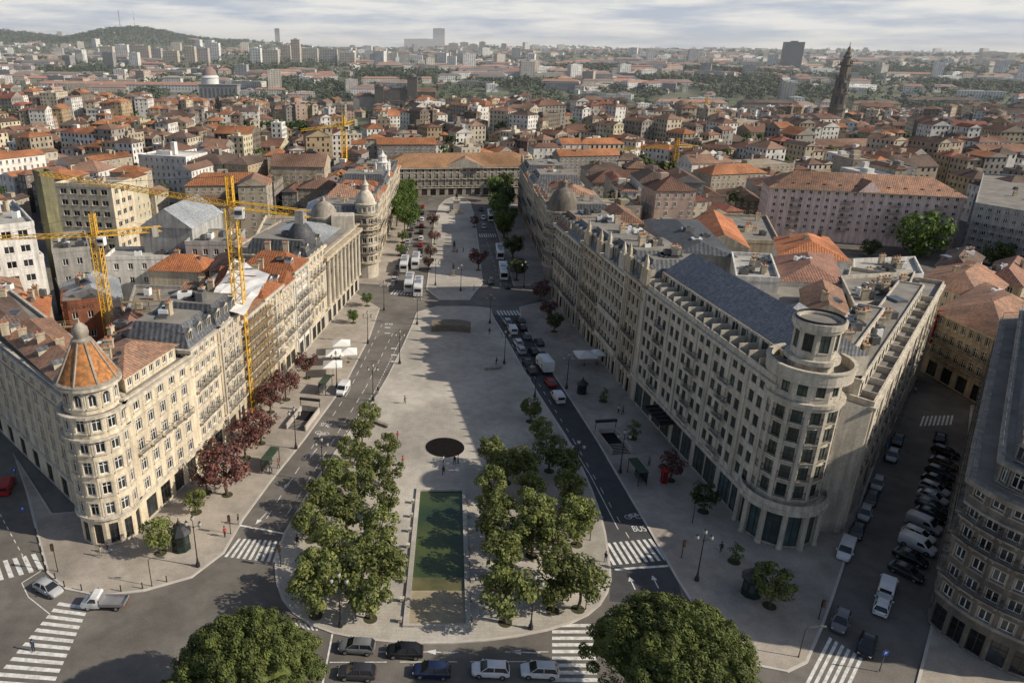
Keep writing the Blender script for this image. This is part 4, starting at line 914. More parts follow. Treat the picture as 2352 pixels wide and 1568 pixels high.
# ---------------------------------------------------------------- trees
def crown_mesh(seed,rx,rz,nc,nl,leaf,mats,cr=.34):
    r=random.Random(seed); mb=MB(); cl=[]
    for i in range(nc):
        while 1:
            v=Vector((r.uniform(-1,1),r.uniform(-1,1),r.uniform(-1,1)))
            if .25<v.length<1: break
        v=v*(.85/max(v.length,.6)) if r.random()<.7 else v*.9
        cl.append((Vector((v.x*rx,v.y*rx,v.z*rz)),rx*cr*r.uniform(.65,1.15)))
    for c_,cr_ in cl:
        for j in range(nl):
            d_=Vector((r.gauss(0,1),r.gauss(0,1),r.gauss(0,1))).normalized(); 
            if d_.z<-.3 and r.random()<.5: d_.z=-d_.z
            p=c_+d_*cr_*r.uniform(.7,1.1); s=leaf*r.uniform(.6,1.3)
            nrm=(d_+Vector((r.uniform(-.7,.7),r.uniform(-.7,.7),r.uniform(-.4,.8)))).normalized()
            u=nrm.cross(Vector((r.random(),r.random(),.3))).normalized(); w=nrm.cross(u)
            mb.face([p-u*s-w*s*.4,p+u*s*.2-w*s*.75,p+u*s-w*s*.1,p+u*s*.1+w*s*.8],0)
    return mb.mesh('crown',mats)
def trunk_mesh(hh,r0,rx,seed):
    r=random.Random(seed); mb=MB(); mb.tube([(0,0,0),(.05,.02,hh*.35),(.0,.08,hh*.7),(.05,0,hh*1.15)],r0,7,0,r0*.45)
    for k in range(6):
        a=2*PI*k/6+r.random(); L=rx*r.uniform(.6,.9); mb.tube([(0,0,hh*r.uniform(.55,.85)),(math.cos(a)*L*.5,math.sin(a)*L*.5,hh*1.0),(math.cos(a)*L,math.sin(a)*L,hh*1.35)],r0*.45,5,0,r0*.12)
    return mb.mesh('trunk',barkm,True)
TP={}
for kind,m_,n_,nc,lf in (('plane',leafm,4,32,.078),('dark',leafd,2,34,.075),('plum',leafp,3,26,.072),('bright',leafb,2,34,.075)):
    TP[kind]=[(crown_mesh(100+i*7+nc,1.,.92,nc,62,lf,m_,.33),trunk_mesh(1.2,.075,.8,i)) for i in range(n_)]
TP['sapling']=[(crown_mesh(55,1.,1.3,14,24,.13,leafb,.4),trunk_mesh(1.6,.07,.6,5))]
pit=(lambda m:(m.lathe([(.85,0),(.85,.03)],0,0,16),m.mesh('tree_pit',mat('tree_pit_soil',(.06,.075,.03),(.05,.04,.03),s=4)))[1])(MB())
def tree(x,y,r,kind,lab,group=None,z=.13,hc=None,name='street_tree',pitp=True):
    rt=thing(name,lab,'tree',(x,y,z),R.uniform(0,6.28),group)
    cm,tm=R.choice(TP[kind]); hc=hc or r*1.5
    inst('crown',cm,rt,(0,0,hc),0,(r,r,r*R.uniform(.88,1.04))); inst('trunk',tm,rt,(0,0,0),0,(r*1.,r*1.,hc*.72))
    if pitp: inst('tree_pit',pit,rt,(0,0,.01))
    return rt
def treepx(px,py,r,kind,lab,group=None,hc=None,k=.84,**kw):
    r*=k; hc=hc or r*1.5; p=G(px,py,hc+.13); return tree(p.x,p.y,r,kind,lab,group,hc=hc,**kw)
Lg=[(850,945),(830,985),(803,1027),(890,1018),(845,1057),(893,1078),(772,1080),(825,1108),(737,1132),(885,1138),(795,1168),(712,1192),(873,1198),(770,1238),(865,1255),(735,1300),(722,1345),(805,1300),(885,1298),(850,1362)]
Rg=[(1220,935),(1245,985),(1128,1035),(1205,1060),(1265,1032),(1300,1060),(1130,1105),(1215,1115),(1310,1115),(1140,1155),(1230,1165),(1325,1170),(1145,1205),(1225,1215),(1275,1220),(1150,1262),(1330,1195),(1165,1355),(1285,1285),(1335,1330),(1275,1340),(1165,1060)]
for side,L in (('left',Lg),('right',Rg)):
    for i,(x,y) in enumerate(L):
        r=2.05 if y<1030 else (2.4 if y<1150 else 2.55)
        if y>1290: r=2.85
        if side=='right': r*=1.06
        where='near the far end' if y<1030 else ('in the middle' if y<1200 else 'near the curved front kerb')
        treepx(x,y,r*R.uniform(.9,1.08),'plane','green broadleaf tree %s of the grove %s of the pool'%(where,side),'grove trees %s of the pool, %s'%(side,where),k=1)
pl=[(515,1065,4.4),(560,1000,3.4),(595,965,3.6),(618,900,3.4),(655,875,3.2),(703,830,3.),(480,1035,2.6),(470,1090,2.6)]
for i,(x,y,r) in enumerate(pl): treepx(x,y,r,'plum','dark purple plum tree %s'%['largest of the left pavement row','behind the largest plum tree','between the crane foot and the kerb','beside the crane foot','just beyond the crane foot','farthest of the left pavement row by the parasols','close to the left facade at the corner','nearest the cone turret building'][i])
for (x,y,r,k,lab) in ((362,1222,2.7,'plane','green street tree on the left corner pavement beside the kiosk'),(447,1145,1.9,'plane','small green tree between the kiosk and the purple trees'),(1622,1135,2.4,'dark','dark tree on the right pavement beside the hotel shop windows'),(1545,1062,2.6,'plum','dark reddish tree beside the red telephone box'),(1780,1335,3.,'plane','round tree on the right corner pavement beside the dark kiosk'),(1455,985,1.5,'sapling','slim sapling beside the right metro entrance'),(1690,1268,1.2,'sapling','tiny staked sapling on the right corner pavement'),(1387,905,1.2,'sapling','sapling on the right pavement beyond the metro entrance'),(843,683,1.9,'bright','small bright green tree at the bank corner'),(810,722,1.8,'bright','second small green tree beside the bank'),
   (925,540,2.2,'bright','slim green tree at the start of the far left pavement'),(920,570,2,'bright','green tree left of the queue of buses'),(995,502,3,'plum','purple tree on the left edge of the far plaza'),(998,540,2.6,'plum','second purple tree on the far plaza'),(990,575,2.4,'plum','purple tree beside the parked buses'),(985,600,2.,'plum','small purple tree nearest the cross street'),(1100,588,3.6,'plum','dark reddish tree on the right edge of the far plaza'),(1090,505,2.2,'plum','small plum tree far down the plaza'),(1243,660,3,'plum','dark tree at the right cross street corner'),(1262,705,2.6,'plum','dark tree in front of the right row near the cross street'),(1275,735,2.4,'dark','dark tree in shade of the right row'),(1180,560,4,'dark','large dark tree on the far right pavement'),(1188,610,3.6,'dark','large shaded tree nearer the cross street'),
   (1160,520,3.4,'dark','shaded tree beside the far bus')):
    treepx(x,y,r,k,lab)
for i in range(10):
    treepx(925+R.uniform(-20,25)+(i%3)*8,425+i*8,4.4,'bright','bright green tree in the square left of the palace front','bright trees left of the palace',hc=8,pitp=False)
for i in range(10):
    treepx(1150+R.uniform(-18,20),412+i*10,4.4,'bright' if i%2 else 'dark','leafy tree in the square right of the palace front','trees right of the palace',hc=8,pitp=False)
for i,(x,y,r,lab) in enumerate(((2125,540,7.8,'big round green tree in front of the pink block'),(2000,568,3,'small dark tree at the foot of the pink block'),(2295,585,4.6,'green tree near the right edge behind the red roofs'))):
    p=G(x,y,r); tree(p.x,p.y,r,'bright' if i==0 else 'dark',lab,hc=r*1.1,pitp=False,z=0)
def pine(px,py,z,rad_,lab,seed):
    p=G(px,py,z); rt=thing('pine_tree',lab,'pine tree',(p.x,p.y,0))
    r=random.Random(seed); mb=MB(); cl=[]; ph=[r.uniform(0,6.28) for _ in range(6)]
    rim=lambda t:1+.06*math.sin(3*t+ph[0])+.05*math.sin(5*t+ph[1])+.03*math.sin(9*t+ph[2])
    def dome(x,y):
        q_=math.hypot(x,y)/rad_; return (1-min(q_,1)**2.2)*rad_*.58+.35*math.sin(x*.9+ph[3])*math.cos(y*.8+ph[4])+.3*math.sin(x*1.9+y*1.4+ph[5])
    NC=260
    for i in range(NC):
        an=i*2.39996+r.uniform(-.25,.25); q_=math.sqrt((i+.5)/NC)*.93*rim(an)+r.uniform(-.02,.02); x,y=math.cos(an)*q_*rad_,math.sin(an)*q_*rad_
        cl.append((Vector((x,y,dome(x,y)+r.uniform(-.5,.35))),rad_*r.uniform(.06,.105)))
    for i in range(70):
        an=r.uniform(0,6.28); k=.93*rim(an); cl.append((Vector((math.cos(an)*rad_*k,math.sin(an)*rad_*k,r.uniform(-1.6,.5))),rad_*r.uniform(.06,.11)))
    for c_,cr_ in cl:
        for j in range(190):
            d_=Vector((r.gauss(0,1),r.gauss(0,1),abs(r.gauss(0,1))*.9-.3)).normalized(); s=r.uniform(.08,.17)
            P_=c_+d_*cr_*r.uniform(.75,1.1); nrm=(d_+Vector((r.uniform(-.5,.5),r.uniform(-.5,.5),r.uniform(-.2,.5)))).normalized(); a_=nrm.cross(Vector((r.random(),r.random(),.3))).normalized(); w=nrm.cross(a_)
            mb.face([P_-a_*s,P_+w*s*.5,P_+a_*s,P_-w*s*.5])
    rows=[]
    for k in range(9):
        q_=1-k/8.4; row=[]
        for t in [2*PI*j/28 for j in range(28)]:
            x,y=math.cos(t)*rad_*.86*q_*rim(t),math.sin(t)*rad_*.86*q_*rim(t); row.append((x,y,dome(x,y)-.75))
        rows.append(row)
    mb.grid(rows)
    me=mb.mesh('crown',leafx); inst('crown',me,rt,(0,0,z-rad_*.3))
    tb=MB(); tb.tube([(0,0,0),(.2,.1,z*.5),(0,.2,z-rad_*.35)],.45,8,0,.3)
    for k in range(8):
        a=k*PI/4; tb.tube([(0,.2,z-rad_*.5),(math.cos(a)*rad_*.4,math.sin(a)*rad_*.4,z-rad_*.38),(math.cos(a)*rad_*.65,math.sin(a)*rad_*.65,z-rad_*.33)],.2,5,0,.06)
    inst('trunk',tb.mesh('trunk',barkm,True),rt)
pine(562,1500,10.5,7.2,'large domed dark green pine at the bottom left of the frame',1)
pine(1556,1475,12,8.2,'largest domed dark green pine in front of the right corner pavement',2)
pine(385,1600,9,2.,'tip of a small pine at the lower frame edge left of the big pine',3)
# ---------------------------------------------------------------- vehicles
def wheelset(r=.32):
    t=MB(); t.grid([[(r*q*math.cos(2*PI*k/14),y,r*q*math.sin(2*PI*k/14)) for k in range(14)] for y,q in ((-.1,.9),(-.09,1),(.09,1),(.1,.9))])
    m=MB(); m.grid([[(r*.6*math.cos(2*PI*k/10),y,r*.6*math.sin(2*PI*k/10)) for k in range(10)] for y in (-.112,.112)])
    return t.mesh('tyre',rubber,True),m.mesh('rim',rimm)
TY={r:wheelset(r) for r in (.32,.36,.48)}
cglass=mat('car_glass',(.02,.023,.026),rough=.08,spec=.7)
def bodyloft(st,cut=.12):
    mb=MB(); rows=[]
    for x,w,z0,z1 in st: rows.append([(x,-w*.9,z0),(x,-w,z0+.15),(x,-w,z1-cut),(x,-w*.9,z1),(x,w*.9,z1),(x,w,z1-cut),(x,w,z0+.15),(x,w*.9,z0)])
    mb.grid(rows); return mb
def m2(L):
    mb=MB()
    for x,y,z,a,b_,c_ in L: mb.box(x-a/2,x+a/2,y-b_/2,y+b_/2,z-c_/2,z+c_/2)
    return mb.mesh('mirror',whitep)
def mk_car(kind):
    if kind in('hatch','sedan'):
        b_=bodyloft([(-2.12,.66,.38,.80),(-2.02,.80,.27,.93),(-1.3,.87,.2,.98),(0,.89,.2,.95),(1.0,.88,.2,.93),(1.7,.83,.22,.82),(2.02,.74,.26,.70),(2.12,.62,.34,.6)])
        xb0,xb1=(-2.0,-1.6) if kind=='hatch' else (-1.75,-1.15)
        g=MB(); base=[(xb0,-.8),(1.15,-.8),(1.15,.8),(xb0,.8)]; top=[(xb1,-.6),(.35,-.6),(.35,.6),(xb1,.6)]
        g.grid([[(*p,.93) for p in base],[(*p,1.44) for p in top]])
        rf=MB(); rf.grid([[(x,y,1.42) for x,y in ((xb1-.06,-.63),(.4,-.63),(.4,.63),(xb1-.06,.63))],[(x,y,1.49) for x,y in ((xb1+.05,-.55),(.28,-.55),(.28,.55),(xb1+.05,.55))]])
        for s in (-1,1):
            for (x0,x1) in ((1.12,.37),(-.35,-.35),(xb0+.02,xb1)): rf.tube([(x0,s*.815,.93),(x1,s*.62,1.44)],.045,4)
        parts=[('body',b_.mesh('body',whitep,True),1,[('mirror',m2([(.85,s*.98,.98,.18,.16,.13)]),1) for s in(-1,1)]),('cabin_glass',g.mesh('cabin_glass',cglass),0,[]),('roof_panel',rf.mesh('roof_panel',whitep,True),1,[])]
        wl=[(-1.28,.8),(1.3,.8)]; wr=.32; hl=(2.06,.58,.62); tl=(-2.08,.62,.78)
    elif kind=='van':
        b_=bodyloft([(-2.3,.82,.35,1.78),(-2.2,.9,.25,1.86),(0,.92,.22,1.9),(.75,.92,.22,1.86),(1.45,.9,.22,1.12),(2.1,.84,.25,.95),(2.28,.7,.33,.75)],.2)
        g=MB(); g.face([(.84,-.72,1.78),(.84,.72,1.78),(1.46,.78,1.16),(1.46,-.78,1.16)])
        g.v=[(x+.02,y,z+.02) for x,y,z in g.v]
        for s in (-1,1): g.face([(1.3,s*.925,1.12),(.1,s*.925,1.12),(.1,s*.925,1.6),(.75,s*.925,1.6)])
        g.face([(-2.32,-.65,1.1),(-2.32,.65,1.1),(-2.31,.65,1.6),(-2.31,-.65,1.6)])
        parts=[('body',b_.mesh('body',whitep,True),1,[('mirror',m2([(1.2,s*1.0,1.15,.15,.16,.2)]),1) for s in(-1,1)]),('windscreen',g.mesh('windscreen',cglass),0,[])]
        wl=[(-1.4,.82),(1.45,.82)]; wr=.36; hl=(2.2,.6,.72); tl=(-2.3,.78,1.0)
    elif kind=='pickup':
        b_=bodyloft([(.35,.9,.4,2.0),(.45,.92,.35,2.08),(1.3,.92,.3,2.05),(1.95,.9,.3,1.25),(2.55,.86,.32,1.1),(2.72,.75,.4,.85)],.15)
        g=MB(); g.face([(1.36,-.74,1.98),(1.36,.74,1.98),(1.96,.8,1.3),(1.96,-.8,1.3)]); g.v=[(x+.03,y,z+.03) for x,y,z in g.v]
        for s in (-1,1): g.face([(1.8,s*.925,1.25),(.65,s*.925,1.25),(.65,s*.925,1.85),(1.25,s*.925,1.85)])
        f=MB(); f.box(-2.75,.3,-.95,.95,.72,.82)
        for s in (-1,1): f.box(-2.75,.3,s*.93-.03,s*.93+.03,.82,1.15)
        f.box(-2.78,-2.72,-.95,.95,.82,1.15); f.box(.22,.28,-.95,.95,.82,1.7)
        ch=MB(); ch.box(-2.7,.4,-.4,.4,.45,.72)
        parts=[('cab',b_.mesh('cab',whitep,True),1,[]),('windscreen',g.mesh('windscreen',cglass),0,[]),('flatbed',f.mesh('flatbed',rimm),0,[]),('chassis',ch.mesh('chassis',iron),0,[])]
        wl=[(-1.7,.78),(1.75,.8)]; wr=.36; hl=(2.64,.6,.75); tl=(-2.79,.7,.65)
    elif kind=='truck':
        b_=bodyloft([(1.6,1.0,.5,2.2),(1.7,1.05,.4,2.3),(2.9,1.05,.4,2.25),(3.2,1.02,.4,1.5),(3.4,.95,.45,1.3)],.15)
        g=MB(); g.face([(2.93,-.9,2.15),(2.93,.9,2.15),(3.22,.9,1.5),(3.22,-.9,1.5)]); g.v=[(x+.03,y,z) for x,y,z in g.v]
        f=MB(); f.box(-3.4,1.45,-1.15,1.15,.9,3.2); f.box(-3.44,-3.4,-.02,.02,.95,3.1,0)
        parts=[('cab',b_.mesh('cab',whitep,True),1,[]),('windscreen',g.mesh('windscreen',cglass),0,[]),('cargo_box',f.mesh('cargo_box',whitep),1,[])]
        wl=[(-2.2,.95),(2.3,.95)]; wr=.48; hl=(3.35,.75,.8); tl=(-3.42,.9,.8)
    else:
        b_=bodyloft([(-5.9,1.15,.4,2.9),(-5.8,1.25,.3,3.05),(5.6,1.25,.3,3.05),(5.85,1.2,.35,2.95),(5.98,1.1,.45,2.4)],.15)
        g=MB()
        for s in (-1,1):
            for k in range(7): x=-5.4+k*1.55; g.face([(x,s*1.265,1.3),(x+1.4,s*1.265,1.3),(x+1.4,s*1.265,2.4),(x,s*1.265,2.4)])
        g.box(5.9,6.02,-1.0,1.0,1.2,2.5); g.box(-5.95,-5.88,-.9,.9,1.6,2.5)
        f=MB(); f.box(-2,.5,-.8,.8,3.05,3.35); f.box(2,3.6,-.6,.6,3.05,3.25)
        parts=[('body',b_.mesh('body',whitep,True),1,[]),('side_window',g.mesh('side_window',cglass),0,[]),('roof_unit',f.mesh('roof_unit',rimm),0,[])]
        wl=[(-3.2,1.12),(3.3,1.12)]; wr=.48; hl=(5.95,.8,.7); tl=(-5.93,.9,.9)
    return parts,wl,wr,hl,tl
def lampmesh(n,m_):
    mb=MB(); mb.grid([[(0-.05,-.13,-.05),(0-.05,.13,-.05),(-.05,.13,.06),(-.05,-.13,.06)],[(.05,-.11,-.04),(.05,.11,-.04),(.05,.11,.04),(.05,-.11,.04)]]); return mb.mesh(n,m_)
HL=lampmesh('headlight',mat('headlamp',(.7,.7,.7),rough=.2)); TL_=lampmesh('taillight',mat('tail_lamp',(.35,.01,.01),rough=.3))
CARS={}
CC={n:mat('car_paint_'+n,c,rough=.25,spec=.6) for n,c in dict(white=(.74,.74,.74),black=(.015,.015,.017),grey=(.16,.165,.17),silver=(.42,.43,.44),navy=(.015,.025,.07),red=(.35,.02,.02),dark=(.04,.04,.045),brown=(.10,.08,.06)).items()}
def vehicle(kind,x,y,rz,col,lab,group=None,z=0.02):
    if kind not in CARS: CARS[kind]=mk_car(kind)
    parts,wl,wr,hl,tl=CARS[kind]
    nm={'hatch':'parked_car','sedan':'parked_car','van':'delivery_van','pickup':'flatbed_truck','truck':'box_truck','bus':'city_bus'}[kind]
    rt=thing(nm,lab,{'hatch':'car','sedan':'car','van':'van','pickup':'truck','truck':'truck','bus':'bus'}[kind],(x,y,z),rz,group)
    def put(n,me,par,colr):
        o=inst(n,me,par)
        if colr: o.material_slots[0].link='OBJECT'; o.material_slots[0].material=CC[col]
        return o
    for n,me,cf,subs in parts:
        o=put(n,me,rt,cf)
        for sn,sm,scf in subs: put(sn,sm,o,scf)
    t,rm_=TY[wr]
    for wx,wy in wl:
        for s in (-1,1): w=inst('wheel',t,rt,(wx,s*wy,wr)); inst('rim',rm_,w,(0,0,0))
    for s in (-1,1): inst('headlight',HL,rt,(hl[0],s*hl[1],hl[2])); inst('taillight',TL_,rt,(tl[0],s*tl[1],tl[2]),PI)
    return rt
def vpx(kind,px,py,rz,col,lab,group=None,zc=.7):
    p=G(px,py,zc); return vehicle(kind,p.x,p.y,rz,col,lab,group)
for a in (('hatch',820,1482,PI-.02,'grey','grey hatchback in the far lane, leftmost below the pool'),('sedan',930,1492,PI,'black','black car in the far lane directly below the pool'),('hatch',820,1541,PI,'dark','dark car at the lower frame edge, leftmost of the near lane'),('hatch',992,1537,PI,'navy','navy blue car in the near lane below the pool'),('hatch',1127,1535,PI,'white','white hatchback left of the other white car at the lower edge'),('hatch',1240,1537,PI,'white','white hatchback beside the wide zebra crossing at the lower edge'),
  ('sedan',110,1348,-.45,'silver','silver car turning at the left corner behind the flatbed truck'),('pickup',240,1382,PI+.05,'white','white flatbed truck crossing at the lower left'),('van',15,1115,PI/2+.3,'red','red van in the side street at the left edge'),
  ('van',788,893,-PI/2-.15,'white','white van driving on the left avenue lane'),('van',1281,911,PI/2+.2,'white','small white van alone on the right avenue road'),('hatch',1264,876,PI/2+.2,'red','dark red car behind the box truck on the right road'),('truck',1250,842,PI/2+.2,'white','white box truck in the queue on the right road'),('van',1177,757,PI/2+.15,'white','white van nearest the platform in the right traffic queue')):
    vpx(*a)
sd=(G(2112,880)-G(1960,1300)); sa=math.atan2(sd.y,sd.x)
for i,(x,y,c,k,lab) in enumerate(((2063,1008,'dark','sedan','dark car farthest along the left kerb of the side street'),(2050,1044,'silver','hatch','silver car second from the far end of the side street kerb'),(2016,1108,'silver','hatch','pale silver car in the middle of the side street kerb'),(2002,1142,'dark','hatch','dark car between two silver cars on the side street kerb'),(1987,1176,'silver','hatch','silver car behind the two dark cars at the tower foot'),(1970,1216,'dark','sedan','dark car just beyond the white van at the round tower'),(1943,1262,'white','van','white van parked at the kerb below the round tower'),(1932,1423,'grey','hatch','grey car driving toward the lower right zebra crossing'),(1992,1478,'black','sedan','black car nearest the lower right zebra crossing'))):
    vpx(k,x,y,sa+PI,c,lab)
PK=['black','black','brown','dark','black','silver','silver','dark','black']
for i,(x,y) in enumerate(((2160,1003),(2172,1036),(2168,1062),(2160,1083),(2152,1102),(2146,1120),(2142,1140),(2140,1160),(2138,1180))):
    vpx('hatch' if i%2 else 'sedan',x,y,sa-PI/2-.25 if i else sa,PK[i],'%s car, %s from the far end of the angled parking by the dark building'%(PK[i],ordn(i)))
for (x,y,k,c,lab) in ((2122,1203,'van','silver','grey van among the angled parked cars'),(2110,1226,'hatch','white','white car between two parked vans'),(2108,1250,'van','white','white van in the angled parking row'),(2092,1277,'sedan','black','black car just below the parked white van'),(2082,1310,'sedan','dark','dark green car below the black one in the angled parking'),(2038,1345,'van','white','white van parked lower down the side street'),(2027,1387,'hatch','white','white car behind the last parked van in the side street')):
    vpx(k,x,y,sa-PI/2-.25 if y<1320 else sa,c,lab)
for i,(x,y,c) in enumerate(((1197,802,'silver'),(1190,785,'white'),(1222,848,'dark'),(1212,830,'black'),(1226,805,'black'),(1238,785,'dark'),(1210,770,'grey'),(1200,750,'dark'),(1165,737,'silver'),(1196,735,'black'),(1245,815,'black'))):
    vpx('hatch',x,y,PI/2+.18,c,'%s car in the traffic queue on the right road, %s'%(c,['beside the kerb lane','behind the silver car','behind the box truck','left of the box truck','front of the kerb lane','under the dark trees','mid queue','at its head','at the crossing','at the crossing kerb side','right of the box truck'][i]))
for i in range(24):
    s=i%2; py=640-i*7.2; px=962+(640-py)*.05 if s else 905+(640-py)*.36
    if 590<py<660 and s: continue
    c=['silver','white','dark','black','grey','red'][i%6]
    vpx('hatch',px,py,PI/2,c,'%s car parked on the far left avenue beyond the cross street'%c,'%s cars parked far down the left avenue'%c)
for i,(x,y) in enumerate(((940,648),(961,657),(929,606),(955,598))): vpx('bus',x,y,PI/2+.02,'white','white city bus %s'%['standing nearest the cross street, left one','nearest the crossing, right one','in the rear left of the bus stop','in the rear right of the bus stop'][i],zc=1.5)
for i,(x,y) in enumerate(((1148,578),(1156,622),(1127,495))): vpx('bus',x,y,-PI/2,'white','white bus on the far right avenue lane, %s'%['middle one','nearest the cross street','nearest the palace'][i],zc=1.5)
for i,(x,y,c) in enumerate(((1128,645,'dark'),(1167,655,'black'),(1112,520,'silver'),(1105,480,'dark'),(1110,500,'white'))): vpx('hatch',x,y,-PI/2,c,'%s car on the far right avenue lane, %s'%(c,['near the cross street','at the far kerb by the crossing','halfway to the palace','closest to the palace','behind the silver one'][i]))
# ---------------------------------------------------------------- street furniture
def lampset():
    p=MB(); p.lathe([(.3,0),(.3,.5),(.18,.7),(.13,1.2),(.09,1.4),(.065,6.2),(.1,6.3),(.05,6.6),(.04,7.3)],0,0,8)
    ar=MB(); ar.tube([(-.9,0,6.45),(-.9,0,6.2),(-.5,0,6.5),(0,0,6.2),(.5,0,6.5),(.9,0,6.2),(.9,0,6.45)],.035,5)
    gl=MB(); gl.lathe([(.06,-.28),(.2,-.2),(.27,0),(.24,.25),(.1,.4)],0,0,10)
    cp=MB(); cp.lathe([(.24,.2),(.14,.4),(.03,.6)],0,0,8)
    return p.mesh('pole',iron,True),ar.mesh('arm',iron,True),gl.mesh('lantern',greenw,True),cp.mesh('cap',iron)
LMP=lampset()
def lamp(px,py,lab,s=1.,rz=0):
    p=G(px,py,.13); rt=thing('street_lamp',lab,'street lamp',(p.x,p.y,.13),rz); rt.scale=(s,s,s)
    inst('pole',LMP[0],rt); inst('arm',LMP[1],rt)
    for x,z in ((-.9,6.7),(.9,6.7),(0,7.55)): l=inst('lantern',LMP[2],rt,(x,0,z)); inst('cap',LMP[3],l)
for a in ((455,1300,'ornate black triple lamp beside the kiosk at the left corner'),(782,1438,'ornate lamp among the left grove trees at the front kerb'),(1219,1443,'ornate lamp beside the right grove at the front kerb'),(1600,1332,'ornate lamp on the right corner pavement above the large pine'),(680,1030,'street lamp beside the left metro entrance'),(774,890,'street lamp at the kerb beside the white parasols'),(1301,892,'street lamp on the right pavement by the cafe parasol'),(1424,1085,'street lamp beside the right metro entrance'),(857,920,'street lamp at the tip of the left grove'),(1228,912,'street lamp at the tip of the right grove'),(845,788,'street lamp on the left kerb near the bank columns'),(882,712,'street lamp at the left cross street corner'),(918,835,'street lamp on the left edge of the open plaza'),(958,745,'street lamp left of the curved stone platform'),(1158,835,'street lamp on the right edge of the open plaza'),(1125,742,'street lamp right of the curved stone platform'),(1203,660,'street lamp at the far right cross street corner'),(1058,668,'street lamp at the start of the far plaza'),(1000,655,'street lamp beside the bus stop on the far plaza'),(742,1105,'street lamp within the left grove by the bus lane'),(1320,1110,'street lamp within the right grove')): lamp(*a)
def pole(px,py,h,lab,kind):
    p=G(px,py,.13); rt=thing({'tl':'traffic_light','sign':'road_sign','post':'lamp_post'}[kind],lab,{'tl':'traffic light','sign':'sign','post':'street lamp'}[kind],(p.x,p.y,.13))
    mb=MB(); mb.lathe([(.09,0),(.06,.3),(.05,h)],0,0,8); inst('pole',mb.mesh('pole',iron if kind!='sign' else ironl,True),rt)
    if kind=='tl':
        mb=MB(); mb.box(-.18,.18,-.32,-.08,h-1.,h); inst('signal_head',mb.mesh('signal_head',iron),rt)
        for k in range(3): mb=MB(); mb.box(-.1,.1,-.35,-.32,h-.95+.32*k,h-.75+.32*k); inst('lens',mb.mesh('lens',mat('amber_lens',(.25,.1,.03))),rt)
    elif kind=='sign':
        mb=MB(); mb.box(-.32,.32,-.1,-.06,h-.65,h); inst('panel',mb.mesh('panel',mat('blue_sign',(.03,.10,.4))),rt)
        o=textobj('P',(0,-.11,h-.33),0,.55,whitep,'letter',None,rx=PI/2); o.parent=rt; o.location=(0,-.12,h-.33)
    else:
        mb=MB(); mb.tube([(0,0,h),(.3,0,h+.4),(1.8,0,h+.6)],.05,5); mb.box(1.5,2.2,-.12,.12,h+.52,h+.64); inst('arm',mb.mesh('arm',ironl),rt)
for a in ((133,1312,4.5,'black traffic light on the left corner pavement','tl'),(530,1225,3.2,'traffic light beside the crossing left of the grove','tl'),(645,1300,3.5,'traffic light at the island corner beside the left crossing','tl'),(1565,1280,3.,'traffic light on the right pavement beside the crossing','tl'),(1880,1420,3.,'traffic light at the lower right pavement edge','tl'),(1355,1240,3.2,'traffic light at the right grove beside the crossing','tl'),(1345,1398,3.6,'thin post lamp by the right end of the front kerb','post'),(349,1345,4.,'short post lamp on the curved left kerb','post'),(1834,1508,4.,'short post lamp at the lower right kerb','post'),(60,1200,2.8,'blue parking sign at the left street corner','sign'),(40,1110,2.8,'blue parking sign farther up the left side street','sign'),(2030,1050,2.6,'blue parking sign on the side street kerb','sign'),(1590,1200,3.,'slim post lamp by the telephone box','post'),(2020,1540,3.,'blue parking sign beside the black car at lower right','sign')): pole(*a)
def shelter(px,py,rz,lab):
    p=G(px,py,.13); rt=thing('bus_shelter',lab,'bus shelter',(p.x,p.y,.13),rz)
    mb=MB(); mb.box(-2.2,2.2,-.8,.8,2.5,2.62); [mb.box(-2.2+.55*k,-2.15+.55*k,-.82,.82,2.62,2.68) for k in range(9)]; inst('roof',mb.mesh('roof',mat('green_shelter_roof',(.06,.09,.06),rough=.3)),rt)
    mb=MB(); [mb.box(x-.05,x+.05,y-.05,y+.05,0,2.5) for x in (-2.1,0,2.1) for y in (.7,)]; [mb.box(x-.05,x+.05,-.75,-.65,0,2.5) for x in (-2.1,2.1)]; inst('frame',mb.mesh('frame',iron),rt)
    mb=MB(); mb.box(-2.05,2.05,.69,.71,.3,2.3); inst('back_glass',mb.mesh('back_glass',glass),rt)
    mb=MB(); mb.box(-1.4,1.4,.1,.5,.42,.5); mb.box(-1.2,-1.1,.2,.4,0,.42); mb.box(1.1,1.2,.2,.4,0,.42); inst('bench',mb.mesh('bench',ironl),rt)
shelter(622,1073,PI/2-.15,'green bus shelter on the left pavement beside the purple trees'); shelter(748,898,PI/2-.15,'green bus shelter near the parked white van at left'); shelter(1462,1100,-PI/2+.2,'dark bus shelter on the shaded right pavement')
def metro(px,py,rz,lab):
    p=G(px,py,.13); rt=thing('metro_entrance',lab,'metro entrance',(p.x,p.y,.13),rz)
    mb=MB(); [mb.box(s*1.8-.12,s*1.8+.12,-4,4,0,1.05) for s in (-1,1)]; mb.box(-1.68,1.68,3.8,4,0,1.05); inst('parapet',mb.mesh('parapet',plaza),rt)
    mb=MB(); mb.box(-1.68,1.68,-3.9,3.8,.005,.02); inst('stairwell',mb.mesh('stairwell',mat('stairwell_shade',(.01,.01,.012))),rt)  # flat near-black sheet: shade of the stair opening painted as colour
    mb=MB(); [mb.box(-1.6,1.6,-3.9+.5*k,-3.75+.5*k,.02,.05) for k in range(8)]; inst('stair',mb.mesh('stair',plaza),rt)
    mb=MB(); mb.box(-2,2,3.6,4.1,2.3,2.7); mb.box(-1.95,-1.85,3.8,3.9,0,2.3); mb.box(1.85,1.95,3.8,3.9,0,2.3); inst('sign_beam',mb.mesh('sign_beam',iron),rt)
